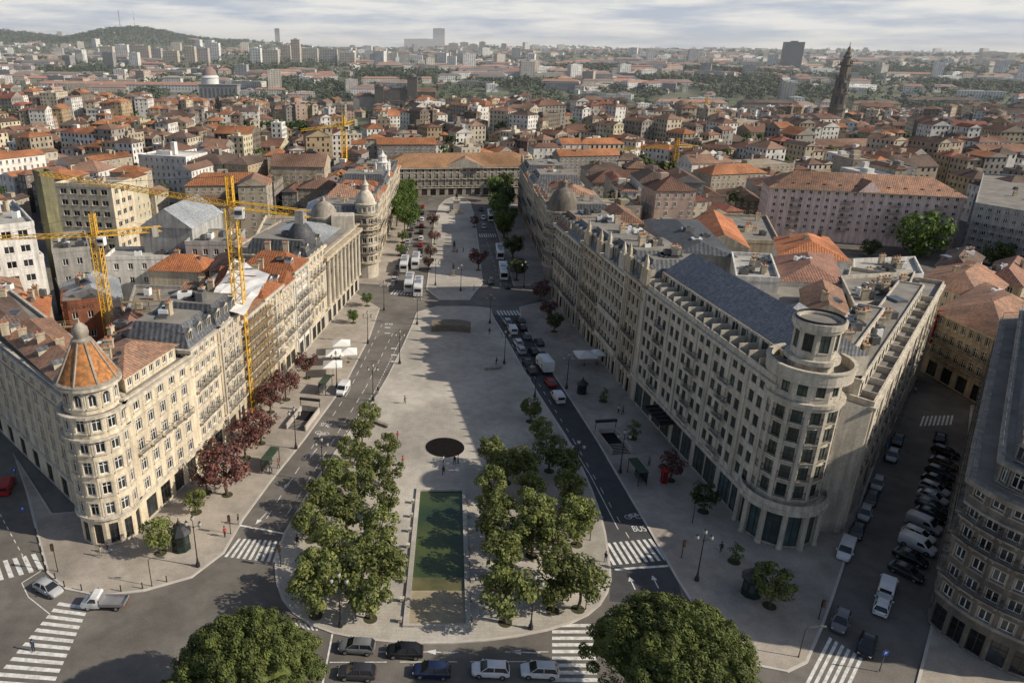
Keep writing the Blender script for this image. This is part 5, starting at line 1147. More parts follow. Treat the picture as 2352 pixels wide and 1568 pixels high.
metro(697,965,-.15,'left metro stair entrance beside the purple trees'); metro(1408,1018,.2,'right metro stair entrance on the shaded pavement')
def kiosk(px,py,lab,s=1.):
    p=G(px,py,.13); rt=thing('kiosk',lab,'kiosk',(p.x,p.y,.13)); rt.scale=(s,s,s)
    mb=MB(); mb.lathe([(1.35,0),(1.35,.3),(1.25,.35),(1.25,2.5),(1.6,2.6),(1.65,2.75)],0,0,8); inst('wall',mb.mesh('wall',mat('dark_green_iron',(.02,.035,.03),rough=.4)),rt)
    mb=MB(); mb.lathe([(1.65,2.75),(1.3,3.2),(.7,3.7),(.3,3.9),(.3,4.2),(.1,4.5),(.03,5.)],0,0,8); inst('roof',mb.mesh('roof',iron),rt)
    for k in range(8):
        mb=MB(); a=PI/8+k*PI/4; mb.obox(1.17*math.cos(a),1.17*math.sin(a),1.,.05,.6,1.2,a); inst('hatch',mb.mesh('hatch',glass),rt)
kiosk(417,1258,'dark octagonal kiosk at the left corner beneath the cone turret'); kiosk(1724,1362,'dark octagonal kiosk on the right corner pavement',.95); kiosk(1336,902,'small dark kiosk by the cafe parasol on the right pavement',.75)
p=G(1524,1108,.13); rt=thing('telephone_box','red telephone box on the shaded right pavement','telephone box',(p.x,p.y,.13))
mb=MB(); [mb.box(x-.06,x+.06,y-.06,y+.06,0,2.2) for x in (-.4,.4) for y in(-.4,.4)]; mb.box(-.46,.46,-.46,.46,2.2,2.45); mb.box(-.4,.4,-.4,.4,2.45,2.55); mb.box(-.4,.4,-.4,.4,0,.2); [mb.box(-.38,.38,s*.4-.02,s*.4+.02,z,z+.05) for s in(-1,1) for z in (.6,1.,1.4,1.8)]; inst('frame',mb.mesh('frame',redm),rt)
mb=MB(); mb.box(-.37,.37,-.37,.37,.2,2.2); inst('glazing',mb.mesh('glazing',glass),rt)
def parasol(px,py,lab,sz=2.):
    p=G(px,py,.13); rt=thing('parasol',lab,'parasol',(p.x,p.y,.13),.15)
    mb=MB(); mb.grid([[(-sz,-sz,2.4),(sz,-sz,2.4),(sz,sz,2.4),(-sz,sz,2.4)],[(-sz,-sz,2.62),(sz,-sz,2.62),(sz,sz,2.62),(-sz,sz,2.62)],[(-.05,-.05,3.5),(.05,-.05,3.5),(.05,.05,3.5),(-.05,.05,3.5)]]); inst('canopy',mb.mesh('canopy',canvas),rt)
    mb=MB(); mb.lathe([(.35,0),(.35,.08),(.04,.1),(.04,3.4)],0,0,8); inst('pole',mb.mesh('pole',iron),rt)
for i,(x,y) in enumerate(((770,835),(800,832),(765,862),(785,812))): parasol(x,y,'white cafe parasol, %s of the group beside the left kerb'%['middle one','right one','nearest','farthest'][i])
parasol(1342,838,'white cafe parasol beside the hotel on the right pavement',2.2); parasol(1370,835,'second white cafe parasol touching the hotel side one',1.6)
p=G(1036,757,.13); mb=MB(); NS=16
rows=[[(p.x+x,p.y+2.2-.06*x*x,z) for x in [lerp(-4.8,4.8,k/NS) for k in range(NS+1)]]+[(p.x+x,p.y-1.2-.03*x*x,z2) for x in [lerp(4.8,-4.8,k/NS) for k in range(NS+1)]] for z,z2 in ((.13,.13),(2.1,1.7))]
mb.grid(rows); tag(mb.build('stone_platform',[mat('platform_stone',(.20,.17,.13),(.13,.11,.085),s=1)]),'curved sloping stone platform on the far end of the open plaza','bench')
for (x,y,a,lab) in ((1133,847,.35,'tilted stone bench on the right edge of the open plaza'),(875,975,-.6,'stone bench beside the left grove tip')):
    p=G(x,y,.13); rt=thing('stone_bench',lab,'bench',(p.x,p.y,.13),a); mb=MB(); mb.box(-2,2,-.35,.35,.3,.5); inst('seat',mb.mesh('seat',granite),rt)
    for u in (-1.5,1.5): mb=MB(); mb.box(u-.2,u+.2,-.3,.3,0,.3); inst('leg',mb.mesh('leg',granite),rt)
p=G(1048,488,.13); rt=thing('equestrian_monument','bronze rider on a tall pale pedestal at the far end of the plaza','monument',(p.x,p.y,.13))
mb=MB(); mb.box(-3,3,-3,3,0,.6); mb.box(-2.2,2.2,-2.2,2.2,.6,1.4); mb.box(-1.3,1.3,-1.6,1.6,1.4,5.); mb.box(-1.6,1.6,-1.9,1.9,5,5.4); inst('pedestal',mb.mesh('pedestal',pale),rt)
mb=MB(); mb.tube([(0,-1.3,7.2),(0,0,7.1),(0,1.2,7.3)],.55,8); mb.tube([(0,-1.2,7.4),(0,-1.8,8.4),(0,-2.2,8.3)],.3,6,0,.18)
for x in (-.3,.3):
    for y in (-1.1,1.0): mb.tube([(x,y,7),(x,y+.1,6.2),(x,y,5.4)],.16,5,0,.1)
mb.tube([(0,1.3,7.4),(0,1.8,6.6)],.12,5)
mb.tube([(0,0,7.5),(0,0,8.5),(0,0,8.9)],.32,6,0,.2); mb.lathe([(.1,0),(.2,.15),(.1,.4)],0,0,8,0,8.9); inst('statue',mb.mesh('statue',bronze,True),rt)
for (x,y,lab) in ((1043,578,'small statue in the middle of the far plaza'),(1041,632,'dark small statue nearest the cross street on the far plaza')):
    p=G(x,y,.13); rt=thing('statue',lab,'statue',(p.x,p.y,.13)); mb=MB(); mb.box(-.9,.9,-.9,.9,0,.4); mb.box(-.55,.55,-.55,.55,.4,2.); inst('pedestal',mb.mesh('pedestal',granite),rt)
    mb=MB(); mb.lathe([(.4,2),(.3,2.5),(.35,3.2),(.15,3.4),(.2,3.6),(.08,3.85)],0,0,8); inst('figure',mb.mesh('figure',bronze,True),rt)
mb=MB(); mb.lathe([(.1,0),(.08,.1),(.07,.8),(.1,.85),(.06,.95)],0,0,8); BOL=mb.mesh('bollard',iron,True)
Q_=[G(a,b_,.13) for a,b_ in LK[1:7]]
for a,b_ in zip(Q_,Q_[1:]):
    n_=max(1,int((b_-a).length/2.2))
    for k in range(n_): q_=a.lerp(b_,k/n_); rt=inst('bollard',BOL,None,(q_.x-.3,q_.y+.4,.13)); tag(rt,'small dark bollard along the kerb of the left pavement','bollard','bollards along the left pavement kerb')
# ---------------------------------------------------------------- people
def person_mesh(pose):
    st=.28 if pose=='walk' else .09; arm=.22 if pose=='walk' else .04
    V=[(0,0,.95,.15,.11),(0,0,1.15,.14,.1),(0,0,1.38,.17,.11),(0,0,1.5,.06,.06),(0,.0,1.6,.085,.095),(0,.01,1.7,.075,.085),
       (.1,0,.88,.09,.09),(.1,st*.6,.5,.065,.065),(.1,st*.5,.09,.045,.045),(.1,st*.5+.17,.05,.04,.035),
       (-.1,0,.88,.09,.09),(-.1,-st*.3,.5,.065,.065),(-.1,-st,.12,.045,.045),(-.1,-st+.16,.05,.04,.035),
       (.2,0,1.4,.055,.055),(.25,-arm*.5,1.13,.045,.045),(.26,-arm*.3+.05,.88,.035,.03),(.26,-arm*.3+.07,.8,.035,.025),
       (-.2,0,1.4,.055,.055),(-.25,arm*.5,1.13,.045,.045),(-.26,arm+.05,.9,.035,.03),(-.26,arm+.08,.82,.035,.025)]
    E=[(0,1),(1,2),(2,3),(3,4),(4,5),(0,6),(6,7),(7,8),(8,9),(0,10),(10,11),(11,12),(12,13),(2,14),(14,15),(15,16),(16,17),(2,18),(18,19),(19,20),(20,21)]
    me=bpy.data.meshes.new('body'); me.from_pydata([v[:3] for v in V],E,[]); o=bpy.data.objects.new('body',me); C.objects.link(o)
    m=o.modifiers.new('s','SKIN'); sv=me.skin_vertices[0].data
    for i,v in enumerate(V): sv[i].radius=(v[3],v[4])
    sv[0].use_root=True
    s=o.modifiers.new('d','SUBSURF'); s.levels=1; s.render_levels=1
    dg=bpy.context.evaluated_depsgraph_get(); nm=bpy.data.meshes.new_from_object(o.evaluated_get(dg)); bpy.data.objects.remove(o)
    nm.materials.clear(); [nm.materials.append(x) for x in (whitep,whitep,skin)]
    for p in nm.polygons:
        z=p.center.z; x=abs(p.center.x)
        p.material_index=2 if z>1.47 or (x>.2 and z<.88) else (0 if z<.93 else 1)
        p.use_smooth=True
    return nm
PM=[person_mesh('walk'),person_mesh('stand')]
mb=MB(); mb.lathe([(.1,1.62),(.115,1.7),(.1,1.78),(.04,1.83)],0,-.02,10); HAIR=mb.mesh('hair',hairm,True)
CL={n:mat('cloth_'+n,c,rough=.9) for n,c in dict(red=(.4,.04,.03),black=(.02,.02,.022),blue=(.05,.09,.2),white=(.65,.64,.6),grey=(.2,.2,.2),beige=(.4,.32,.22),navy=(.02,.03,.07)).items()}
ppl=[(930,927,'black','navy','walking alone across the lit plaza'),(1018,1066,'white','blue','walking just below the black disc'),(1044,1066,'black','black','left of a pair below the black disc'),(1052,1064,'grey','black','right of a pair below the black disc'),(1018,1090,'black','navy','walking toward the pool from the disc'),(925,1068,'red','black','at the left grove edge beside the disc'),(913,1010,'red','navy','beside the small tree left of the disc'),(517,1232,'red','black','on the left pavement near the crossing'),(233,1278,'beige','grey','at the foot of the cone turret building'),(78,1495,'blue','black','crossing on the lower left zebra'),(640,1075,'red','navy','beside the green bus shelter'),(683,1252,'black','black','at the corner of the left crossing'),(1655,1268,'black','navy','on the right corner pavement'),(1050,582,'black','black','left of the small statue pair'),(1064,580,'navy','black','right of the small statue'),(1124,768,'black','blue','beside the traffic queue'),(1088,668,'white','grey','crossing at the far cross street'),(548,1204,'black','grey','on the left kerb near the traffic light'),(1140,838,'black','navy','beside the tilted stone bench'),(1420,948,'white','navy','on the right pavement past the metro'),(1430,952,'red','black','past the right metro entrance'),(1490,1070,'grey','black','near the red telephone box'),(2100,905,'white','blue','walking up the side street'),(625,1085,'grey','black','under the green bus shelter'),(868,905,'black','grey','at the tip of the left grove'),(1390,1290,'navy','grey','at the kerb of the right crossing'),(250,1270,'black','blue','near the shop door under the turret')]
for i,(x,y,top,bot,lab) in enumerate(ppl):
    zz=0.02 if i in (9,16) else .13
    p=G(x,y,zz); rt=thing('person','person in %s top and %s trousers %s'%(top,bot,lab),'person',(p.x,p.y,zz),R.uniform(0,6.28))
    o=inst('body',PM[i%2],rt)
    for s,cn in ((0,bot),(1,top)): o.material_slots[s].link='OBJECT'; o.material_slots[s].material=CL[cn]
    inst('hair',HAIR,rt)
# ---------------------------------------------------------------- old town houses
def haze_mat(n,c,k): return mat(n,haze_mix(c,k),haze_mix(tuple(x*.7 for x in c),k),s=.08)  # material whose base colours are paled toward the haze tone
wn=['white','cream','beige','grey','ochre','pink','pale yellow','brown']
wc=[(.74,.72,.68),(.56,.50,.40),(.42,.36,.28),(.31,.29,.265),(.44,.34,.22),(.48,.36,.30),(.58,.52,.38),(.20,.17,.14)]
rn=['orange','brown','weathered','dark brown','red']; rc=[(.43,.185,.09),(.25,.135,.095),(.32,.195,.14),(.15,.105,.085),(.31,.12,.08)]
HM_=[mat('house_wall_'+n.replace(' ','_'),c,tuple(x*.6 for x in c),s=.15) for n,c in zip(wn,wc)]+[mat('house_roof_'+n.replace(' ','_'),c,tuple(x*.5 for x in c),s=.12,kind='tile',p=.8) for n,c in zip(rn,rc)]+[mat('house_window',(.03,.03,.032),rough=.3)]
NW=len(wc); NRf=len(rc); WI=NW+NRf
def rectp(x,y,w,d,a):
    c_,s_=math.cos(a),math.sin(a); return [(x+u*c_-v*s_,y+u*s_+v*c_) for u,v in ((-w/2,-d/2),(w/2,-d/2),(w/2,d/2),(-w/2,d/2))]
def housegeo(wl,rf,wd,x,y,z,w,d,h,a,wi,ri,kind,rr_,fw=1.,cw=2.6,chim=True):
    P=rectp(x,y,w,d,a); pit_=rr_.uniform(.17,.3)
    for i in range(4):
        A,B=P[i],P[(i+1)%4]; wl.face([(*A,z-7),(*B,z-7),(*B,z+h),(*A,z+h)],wi)
        if seen(A,B):
            L=math.hypot(B[0]-A[0],B[1]-A[1]); nc=max(1,int(L/cw)); nf=max(1,int(h/3.1)); ux,uy=(B[0]-A[0])/L,(B[1]-A[1])/L; nx,ny=uy*.05,-ux*.05
            for c_ in range(nc):
                for f in range(nf):
                    if rr_.random()<.1: continue
                    u=(c_+.5)*L/nc; zz=z+h-(f+1)*3.1+.9
                    if zz<z-.5: continue
                    hw=.5*fw
                    wd.face([(A[0]+ux*(u-hw)+nx,A[1]+uy*(u-hw)+ny,zz),(A[0]+ux*(u+hw)+nx,A[1]+uy*(u+hw)+ny,zz),(A[0]+ux*(u+hw)+nx,A[1]+uy*(u+hw)+ny,zz+1.6),(A[0]+ux*(u-hw)+nx,A[1]+uy*(u-hw)+ny,zz+1.6)],WI)
    if kind=='flat': 
        wl.face([(*p,z+h) for p in P],wi); rf.ring(P,z+h-.2,z+h+.5,.05,-.3,wi)
        q_=P[0][0]*.6+P[2][0]*.4,P[0][1]*.6+P[2][1]*.4; rf.obox(q_[0],q_[1],z+h,w*.3,d*.25,1.8,a,wi)
    else: hip(rf,P,z+h,min(w,d)*pit_,.45,.9 if kind=='hip' else 0,NW+ri,wi)
    if chim and rr_.random()<.7:
        q_=Vector(P[0]).lerp(Vector(P[2]),rr_.uniform(.3,.7)); rf.obox(q_.x,q_.y,z+h,.9,.6,min(w,d)*pit_+1.,a,2)
    if chim and rr_.random()<.45:
        q_=Vector(P[1]).lerp(Vector(P[3]),rr_.uniform(.35,.65)); rf.obox(q_.x,q_.y,z+h+.3,rr_.uniform(1.8,3.6),2.2,min(w,d)*pit_+rr_.uniform(.2,1.4),a,wi)
def inpoly(x,y,P):
    c_=False; n=len(P)
    for i in range(n):
        x1,y1=P[i][:2]; x2,y2=P[i-1][:2]
        if (y1>y)!=(y2>y) and x<(x2-x1)*(y-y1)/(y2-y1)+x1: c_=not c_
    return c_
EX=[[(a,SY(b_)) for a,b_ in [(-76,40),(-46,335),(-62,368),(72,368),(52,330),(48,190),(76,186),(122,150),(160,120),(160,20),(-76,20)]]]
EX.append([tuple(G(a,b_))[:2] for a,b_ in ((1690,620),(1700,520),(2230,470),(2500,600),(2500,800),(2110,880))])
EX.append([tuple(G(a,b_))[:2] for a,b_ in ((-400,1500),(-300,900),(0,780),(150,720),(560,560),(700,500),(760,480),(800,900),(600,1200))])
EX.append([(a,SY(b_)) for a,b_ in [(-300,60),(-76,60),(-60,215),(-75,225),(-170,215),(-300,190)]])
EX.append([tuple(GT(a,b_))[:2] for a,b_ in ((780,330),(880,300),(850,270),(770,290))])
landm=[]
def zone(x,y,m=0): 
    for P in EX:
        if inpoly(x,y,P): return True
    for (cx,cy,r) in landm:
        if (x-cx)**2+(y-cy)**2<(r+m)**2: return True
    return False
CAT=GT(925,268); CLE=GT(1912,300); PIL=GT(500,225); 
landm+= [(CAT.x,CAT.y,48),(CLE.x,CLE.y,26),(PIL.x,PIL.y,60)]
BIGB=((1700,1830,262,228,HM_[7],HM_[NW+3],'large dark church block left of the granite bell tower'),(1955,2065,262,230,HM_[2],HM_[NW+2],'large long stone building right of the granite bell tower'),(1780,1925,305,268,HM_[0],HM_[NW+1],'white long building with tiled roof at the foot of the bell tower'),(1800,2150,365,330,HM_[2],HM_[NW+2],'long stone range with brown roof between pink block and bell tower'),(2080,2250,245,222,HM_[3],HM_[NW+3],'grey palace like building right of the bell tower'),(2255,2400,290,250,HM_[0],HM_[NW+3],'grey and white long building beside the park at right edge'),(2110,2200,310,270,HM_[7],HM_[NW+3],'stone church front near the park at right'),
 (500,640,262,232,HM_[0],HM_[NW],'long white building with orange roof left of the distant crane'),(230,330,300,272,HM_[1],HM_[NW],'cream mansion with orange roof among the left old town'),(960,1040,318,290,HM_[0],HM_[NW+1],'white tall house row right of the cathedral slope'),(1600,1720,352,318,HM_[3],HM_[NW+3],'grey block with dark roof left of the pink block'),
 (470,600,350,318,HM_[0],HM_[NW+2],'wide white block with weathered roof behind the gabled hall'),(620,730,372,340,HM_[2],HM_[NW+3],'grey stone block with dark roof left of the distant crane foot'),(1290,1420,318,292,HM_[1],HM_[NW+1],'long cream building with brown roof right of the avenue end'),(60,180,260,236,HM_[0],HM_[NW],'long white building with orange roof at the far left old town'),(1450,1560,285,262,HM_[0],HM_[NW+2],'long white building in the middle of the right old town'))
for q_ in BIGB:
    A=GT(q_[0],q_[2]); B=GT(q_[1],q_[2]); landm.append(((A.x+B.x)/2,(A.y+B.y)/2+9,(B-A).length/2))
parks=[tuple(GT(a,b_))[:2]+(r,) for a,b_,r in ((315,335,28),(665,300,38),(140,322,32),(895,280,14),(2210,262,60),(2110,245,40),(1260,235,60),(620,195,70),(1690,215,60),(1700,190,80),(560,240,50),(350,215,40),(1990,240,30),(840,310,20),(200,330,22),(730,205,80),(930,175,110),(80,140,160),(480,190,60),(1450,215,60),(780,235,50),(300,235,50),(1100,240,35),(1850,215,70),(1200,195,90),(1550,190,90),(2250,200,110),(1650,165,150),(1350,160,150),(600,165,120),(2050,170,150),(200,170,120))]
def inpark(x,y): return any((x-a)**2+(y-b_)**2<r*r for a,b_,r in parks)
H=[]; rr_=random.Random(11)
gy=210.
while gy<1000:
    bh=34+rr_.uniform(-5,12); gx=-.72*gy-40
    while gx<.84*gy+40:
        bw=rr_.uniform(28,66); cx,cy=gx+bw/2,gy+bh/2; ang=.4*math.sin(cx/130+1.3)+.35*math.cos(cy/95+cx/300)+rr_.uniform(-.22,.22)
        base=rr_.uniform(7,17); bigp=rr_.choice((.05,.1,.35))
        for rowi in (-1,1):
            u=-bw/2+2
            while u<bw/2-4:
                w=rr_.uniform(5.,14); 
                if rr_.random()<bigp: w=rr_.uniform(16,34)
                d_=bh/2-rr_.uniform(1.5,6.5)
                if u+w>bw/2+2: break
                lx,ly=u+w/2,rowi*(d_/2+.1)+rr_.uniform(-.8,.8); X=cx+lx*math.cos(ang)-ly*math.sin(ang); Y=cy+lx*math.sin(ang)+ly*math.cos(ang)
                u+=w+(.0 if rr_.random()<.8 else 3.)
                if zone(X,Y,7) or inpark(X,Y) or rr_.random()<.04: continue
                H.append((X,Y,terr(X,Y),w-.05,d_,max(6.,base+rr_.uniform(-5.,5.5)),ang+rr_.uniform(-.04,.04)+(0 if rr_.random()<.7 else PI/2 if abs(w-d_)<3 else 0)))
        gx+=bw+rr_.uniform(3,9)
    gy+=bh+rr_.uniform(3,9)
def vis(h):
    px,py=proj((h[0],h[1],h[2]+h[5])); return -40<px<2392 and py<1500
H=[h for h in H if vis(h)]
H.sort(key=lambda h:h[0]**2+h[1]**2)
refs=[('the far palace',0,370),('the pink block',pP[0][0]+30,pP[0][1]),('the gabled hall',-100,230),('the cathedral',CAT.x,CAT.y),('the bell tower',CLE.x,CLE.y),('the distant crane',G(793,430).x,G(793,430).y),('the second crane',-115,200)]
cnt={}
wmb=MB(); rmb=MB()
for i,(x,y,z,w,d_,h,a) in enumerate(H):
    wi=rr_.choices(range(NW),[7,3.2,3.5,4,1.3,1.,1.3,3])[0]; ri=rr_.choices(range(NRf),[4.5,3.5,4,2.8,1.] if x<60 else [2.4,4.5,4,4.5,1])[0]; kd=rr_.choices(['hip','gable','flat'],[5,4.5,1.4])[0]
    if i<300:
        n0=min(refs,key=lambda r:(r[1]-x)**2+(r[2]-y)**2); side=('left' if x<n0[1] else 'right')+(' before ' if y<n0[2] else ' beyond ')
        nf=max(2,int(h/3.1))
        lab='%s %d storey house, %s %s roof, %s%s'%(wn[wi],nf,rn[ri] if kd!='flat' else wn[wi],kd if kd!='hip' else 'hipped',side,n0[0])
        cnt[lab]=cnt.get(lab,0)+1
        if cnt[lab]>1: lab+=', %s nearest'%ordn(cnt[lab]-1)
        rt=thing('town_house',lab,'house',(x,y,z),group='old town houses')
        a1,a2,a3=MB(),MB(),MB()
        if i<110:
            housegeo(a1,a2,a3,x,y,z,w,d_,h,a,wi,ri,kd,rr_)
            for q_ in range(len(a3.f)):
                f=a3.v[q_*4:q_*4+4]; A=Vector(f[0]); B=Vector(f[1]); wm_,pm_,_=wproto(1.,1.6,wframe,HM_[1],glass,'plain')
                dv=(B-A).normalized(); nn=Vector((dv.y,-dv.x,0)); c_=(A+B)/2+nn*.16
                o=inst('window',wm_,rt,c_-Vector((x,y,z)),math.atan2(dv.y,dv.x)); inst('pane',pm_,o)
        else: housegeo(a1,a2,a1,x,y,z,w,d_,h,a,wi,ri,kd,rr_)
        a1.build('wall',HM_,rt); a2.build('roof',HM_,rt)
    else:
        housegeo(wmb,rmb,wmb,x,y,z,w,d_,h,a,wi,ri,kd,rr_,cw=2.8 if y<620 else 3.2)
off=len(wmb.v); wmb.f+=[tuple(k+off for k in f) for f in rmb.f]; wmb.v+=rmb.v; wmb.m+=rmb.m
tag(wmb.build('old_town_houses',HM_),'mass of small tiled roof houses filling the old town','houses',kind='stuff')
# far city
fw_=MB(); rr_=random.Random(5); 
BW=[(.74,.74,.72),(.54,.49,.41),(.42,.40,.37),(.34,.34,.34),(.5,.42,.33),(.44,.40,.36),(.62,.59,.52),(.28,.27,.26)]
FB=[haze_mat('hazed_wall_'+n.replace(' ','_'),c,.10) for n,c in zip(wn,BW)]+[haze_mat('hazed_roof_'+n.replace(' ','_'),c,.15) for n,c in zip(rn,rc)]+[haze_mat('hazed_window',(.06,.06,.07),.12)]  # far walls, roofs and windows with aerial haze put into their colour
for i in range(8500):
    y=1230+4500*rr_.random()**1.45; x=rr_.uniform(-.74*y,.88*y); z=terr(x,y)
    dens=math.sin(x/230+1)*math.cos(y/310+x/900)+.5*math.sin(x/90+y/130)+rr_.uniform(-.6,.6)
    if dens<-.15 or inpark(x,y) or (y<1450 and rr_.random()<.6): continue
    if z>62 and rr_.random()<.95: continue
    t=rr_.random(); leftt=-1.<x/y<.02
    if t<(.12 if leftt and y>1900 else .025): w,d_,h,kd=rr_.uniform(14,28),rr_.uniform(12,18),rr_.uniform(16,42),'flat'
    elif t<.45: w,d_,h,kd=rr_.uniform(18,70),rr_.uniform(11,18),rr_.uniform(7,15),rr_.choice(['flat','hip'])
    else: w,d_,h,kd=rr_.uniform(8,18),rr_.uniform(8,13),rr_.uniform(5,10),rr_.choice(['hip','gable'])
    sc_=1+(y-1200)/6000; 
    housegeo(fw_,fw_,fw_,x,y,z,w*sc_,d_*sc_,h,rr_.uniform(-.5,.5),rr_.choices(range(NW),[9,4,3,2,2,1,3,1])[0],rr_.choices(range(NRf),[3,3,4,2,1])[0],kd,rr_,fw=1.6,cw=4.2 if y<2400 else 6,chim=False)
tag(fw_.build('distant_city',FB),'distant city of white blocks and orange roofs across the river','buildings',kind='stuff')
def block(px0,px1,pyb,pyt,lab,wi=0,dep=18,name='tower_block',m_=None):
    p=GT((px0+px1)/2,pyb); 
    w=(px1-px0)*(-(MI@(p-CAM)).z)/F; zt=topz(p.x,p.y,pyt)
    rt=thing(name,lab,'building',(p.x,p.y,p.z)); a1=MB(); P=rectp(p.x,p.y+dep/2,w,dep,0); z=p.z
    a1.prism(P,z-10,zt); a1.build('wall',m_ or FB[wi],rt)
    a2=MB(); a2.ring(P,zt,zt+1.2,.1,-.6); a2.obox(p.x,p.y+dep/2,zt,w*.35,dep*.4,4); a2.build('roof_block',m_ or FB[wi],rt)
    nf=int((zt-z)/4); a3=MB()
    for f in range(nf):
        zz=zt-2.8-f*4; 
        for k in range(max(1,int(w/6))):
            ww=w/max(1,int(w/6)); x0=p.x-w/2+k*ww+ww*.15; a3.face([(x0,p.y-.15,zz),(x0+ww*.7,p.y-.15,zz),(x0+ww*.7,p.y-.15,zz+1.8),(x0,p.y-.15,zz+1.8)])
    w_=a3.build('window',FB[-1],rt)
    if w_: tag(w_,kind='stuff')
hr=[(232,262,140,108,1),(266,296,138,104,0),(300,345,145,106,4),(348,372,142,112,2),(376,410,150,118,4),(425,450,152,108,4),(452,480,150,112,2),(484,505,140,100,0),(540,568,180,150,3),(575,600,150,112,0),(604,640,152,116,1),(645,668,140,105,4),(670,690,146,92,4),(694,730,142,112,1),(735,775,150,114,2),(780,815,152,122,1),(838,862,145,118,2),(632,643,95,66,4),(1030,1052,122,100,4),(1056,1075,120,98,1),(1078,1095,120,102,4),(1100,1114,122,97,4),(880,925,150,130,0),(930,970,148,128,0),(1245,1262,128,112,0),(1485,1502,140,112,0),(1560,1590,135,118,2),(2255,2305,135,120,2)]
hr.sort()
for i,(a,b_,c_,d_,e) in enumerate(hr):
    block(a,b_,c_,d_,'%s tower block on the skyline, %s of them from the left'%(['white','tan','grey','dark grey','brownish'][e],ordn(i)),e)
darkg=mat('dark_glass_tower',(.05,.07,.09),(.035,.05,.065),rough=.4)
block(1795,1838,158,98,'dark blue glass tower block left of the granite bell tower on the horizon',0,m_=darkg); block(994,1021,110,66,'white slab tower on the horizon above the cathedral',0); block(928,1012,112,90,'long white building beside the white slab tower',0)
p=GT(311,70); zt=topz(p.x,p.y,2); rt=thing('broadcast_mast','tall pale broadcasting mast on the wooded hill at upper left','mast',(p.x,p.y,p.z)); mb=MB(); hh=zt-p.z
mb.lathe([(6,0),(4,hh*.1),(3.2,hh*.55),(2.6,hh*.56)],p.x,p.y,10,0,p.z); mb.build('shaft',FB[0],rt); mb=MB(); mb.lathe([(3,hh*.52),(6,hh*.54),(6,hh*.6),(3,hh*.62),(1.6,hh*.63),(1.2,hh*.9),(.6,hh)],p.x,p.y,10,0,p.z); mb.build('antenna',FB[2],rt)
p=GT(277,70); zt=topz(p.x,p.y,18); mb=MB(); lattice(mb,(p.x,p.y,p.z),(p.x,p.y,zt),5,12,.5); tag(mb.build('lattice_mast',FB[3]),'thin lattice mast left of the tall broadcasting mast','mast')
p=PIL; s=(-(MI@(p-CAM)).z)/F; rt=thing('round_church','white round domed church on the hill above dark stone walls','church',tuple(p)); mb=MB(); r_=19*s
zt=topz(p.x,p.y,152); hh=zt-p.z; mb.lathe([(r_,0),(r_,hh*.62),(r_*1.1,hh*.64),(r_*.85,hh*.72)],p.x-14*s,p.y,20,0,p.z); mb.build('rotunda',FB[0],rt,True)
mb=MB(); mb.lathe([(r_*.9,hh*.7),(r_*.75,hh*.85),(r_*.4,hh*.95),(r_*.18,hh*.97),(r_*.18,hh*1.05),(.5,hh*1.15)],p.x-14*s,p.y,16,0,p.z); mb.build('dome',FB[8+1],rt,True)
mb=MB(); mb.prism(rectp(p.x+10*s,p.y-8,88*s,20,0),p.z-4,p.z+hh*.42); mb.obox(p.x+10*s,p.y-8,p.z+hh*.42,92*s,22,1.2); mb.build('cloister',FB[7],rt)
for k in range(9): mb=MB(); mb.box(p.x-30*s+k*9.5*s,p.x-26*s+k*9.5*s,p.y-18.3,p.y-18.1,p.z+2,p.z+hh*.32); mb.build('arch_opening',FB[-1],rt)
for i,(a,b_,y0,y1,lab) in enumerate(((90,470,208,190,'very long low white barracks with orange roof left of the round church'),(1505,1665,250,232,'long white warehouse with windows near the distant river bank'),(90,280,240,222,'long orange roofed building below the barracks at left'))):
    A=GT(a,y0); B=GT(b_,y0); B=Vector((B.x,A.y,B.z)); zt=topz((A.x+B.x)/2,(A.y+B.y)/2,y1+4)
    P=pil_poly(tuple(A),tuple(B),16); z=min(A.z,B.z); rt=thing('long_building',lab,'building',tuple(A)); mb=MB(); mb.prism(P,z-12,zt); mb.build('wall',FB[0],rt); mb=MB(); hip(mb,P,zt,4.5,.6,.9); mb.build('roof',FB[NW],rt)
    mb=MB(); n_=int((B-A).length/6); dv=Vector((1,0,0)); nn=Vector((dv.y,-dv.x,0))*.15
    for k in range(n_):
        for f in range(2):
            c_=A+dv*(k+.5)*6+nn; zz=zt-3.4-f*4.4; mb.face([(c_.x-dv.x*1,c_.y-dv.y,zz),(c_.x+dv.x,c_.y+dv.y,zz),(c_.x+dv.x,c_.y+dv.y,zz+2),(c_.x-dv.x,c_.y-dv.y,zz+2)])
    tag(mb.build('window',FB[-1],rt),kind='stuff')
s=(-(MI@(CAT-CAM)).z)/F; p=CAT; rt=thing('cathedral','dark granite cathedral with square towers rising beyond the palace','cathedral',tuple(p)); zt=topz(p.x,p.y,208); hb=zt-p.z
def U(px): return p.x+(px-925)*s
cdm=mat('cathedral_granite',(.16,.145,.125),(.09,.082,.072),kind='stone')
mb=MB(); mb.box(U(868),U(945),p.y-5,p.y+14,p.z-8,zt); mb.box(U(885),U(950),p.y-14,p.y-5.1,p.z-8,p.z+hb*.62); mb.box(U(948),U(1000),p.y,p.y+20,p.z-8,p.z+hb*.95)
for k in range(7): mb.box(U(888+k*9.5),U(890.5+k*9.5),p.y-16,p.y-14.1,p.z-8,p.z+hb*.55)
for k in range(14): mb.obox(U(870+k*5.8),p.y-4.5,zt,.9,.9,1.4)
for k in range(11): mb.obox(U(887+k*6.2),p.y-13.5,p.z+hb*.62,.8,.8,1.2)
mb.build('nave',cdm,rt)
z3=topz(p.x,p.y,178)
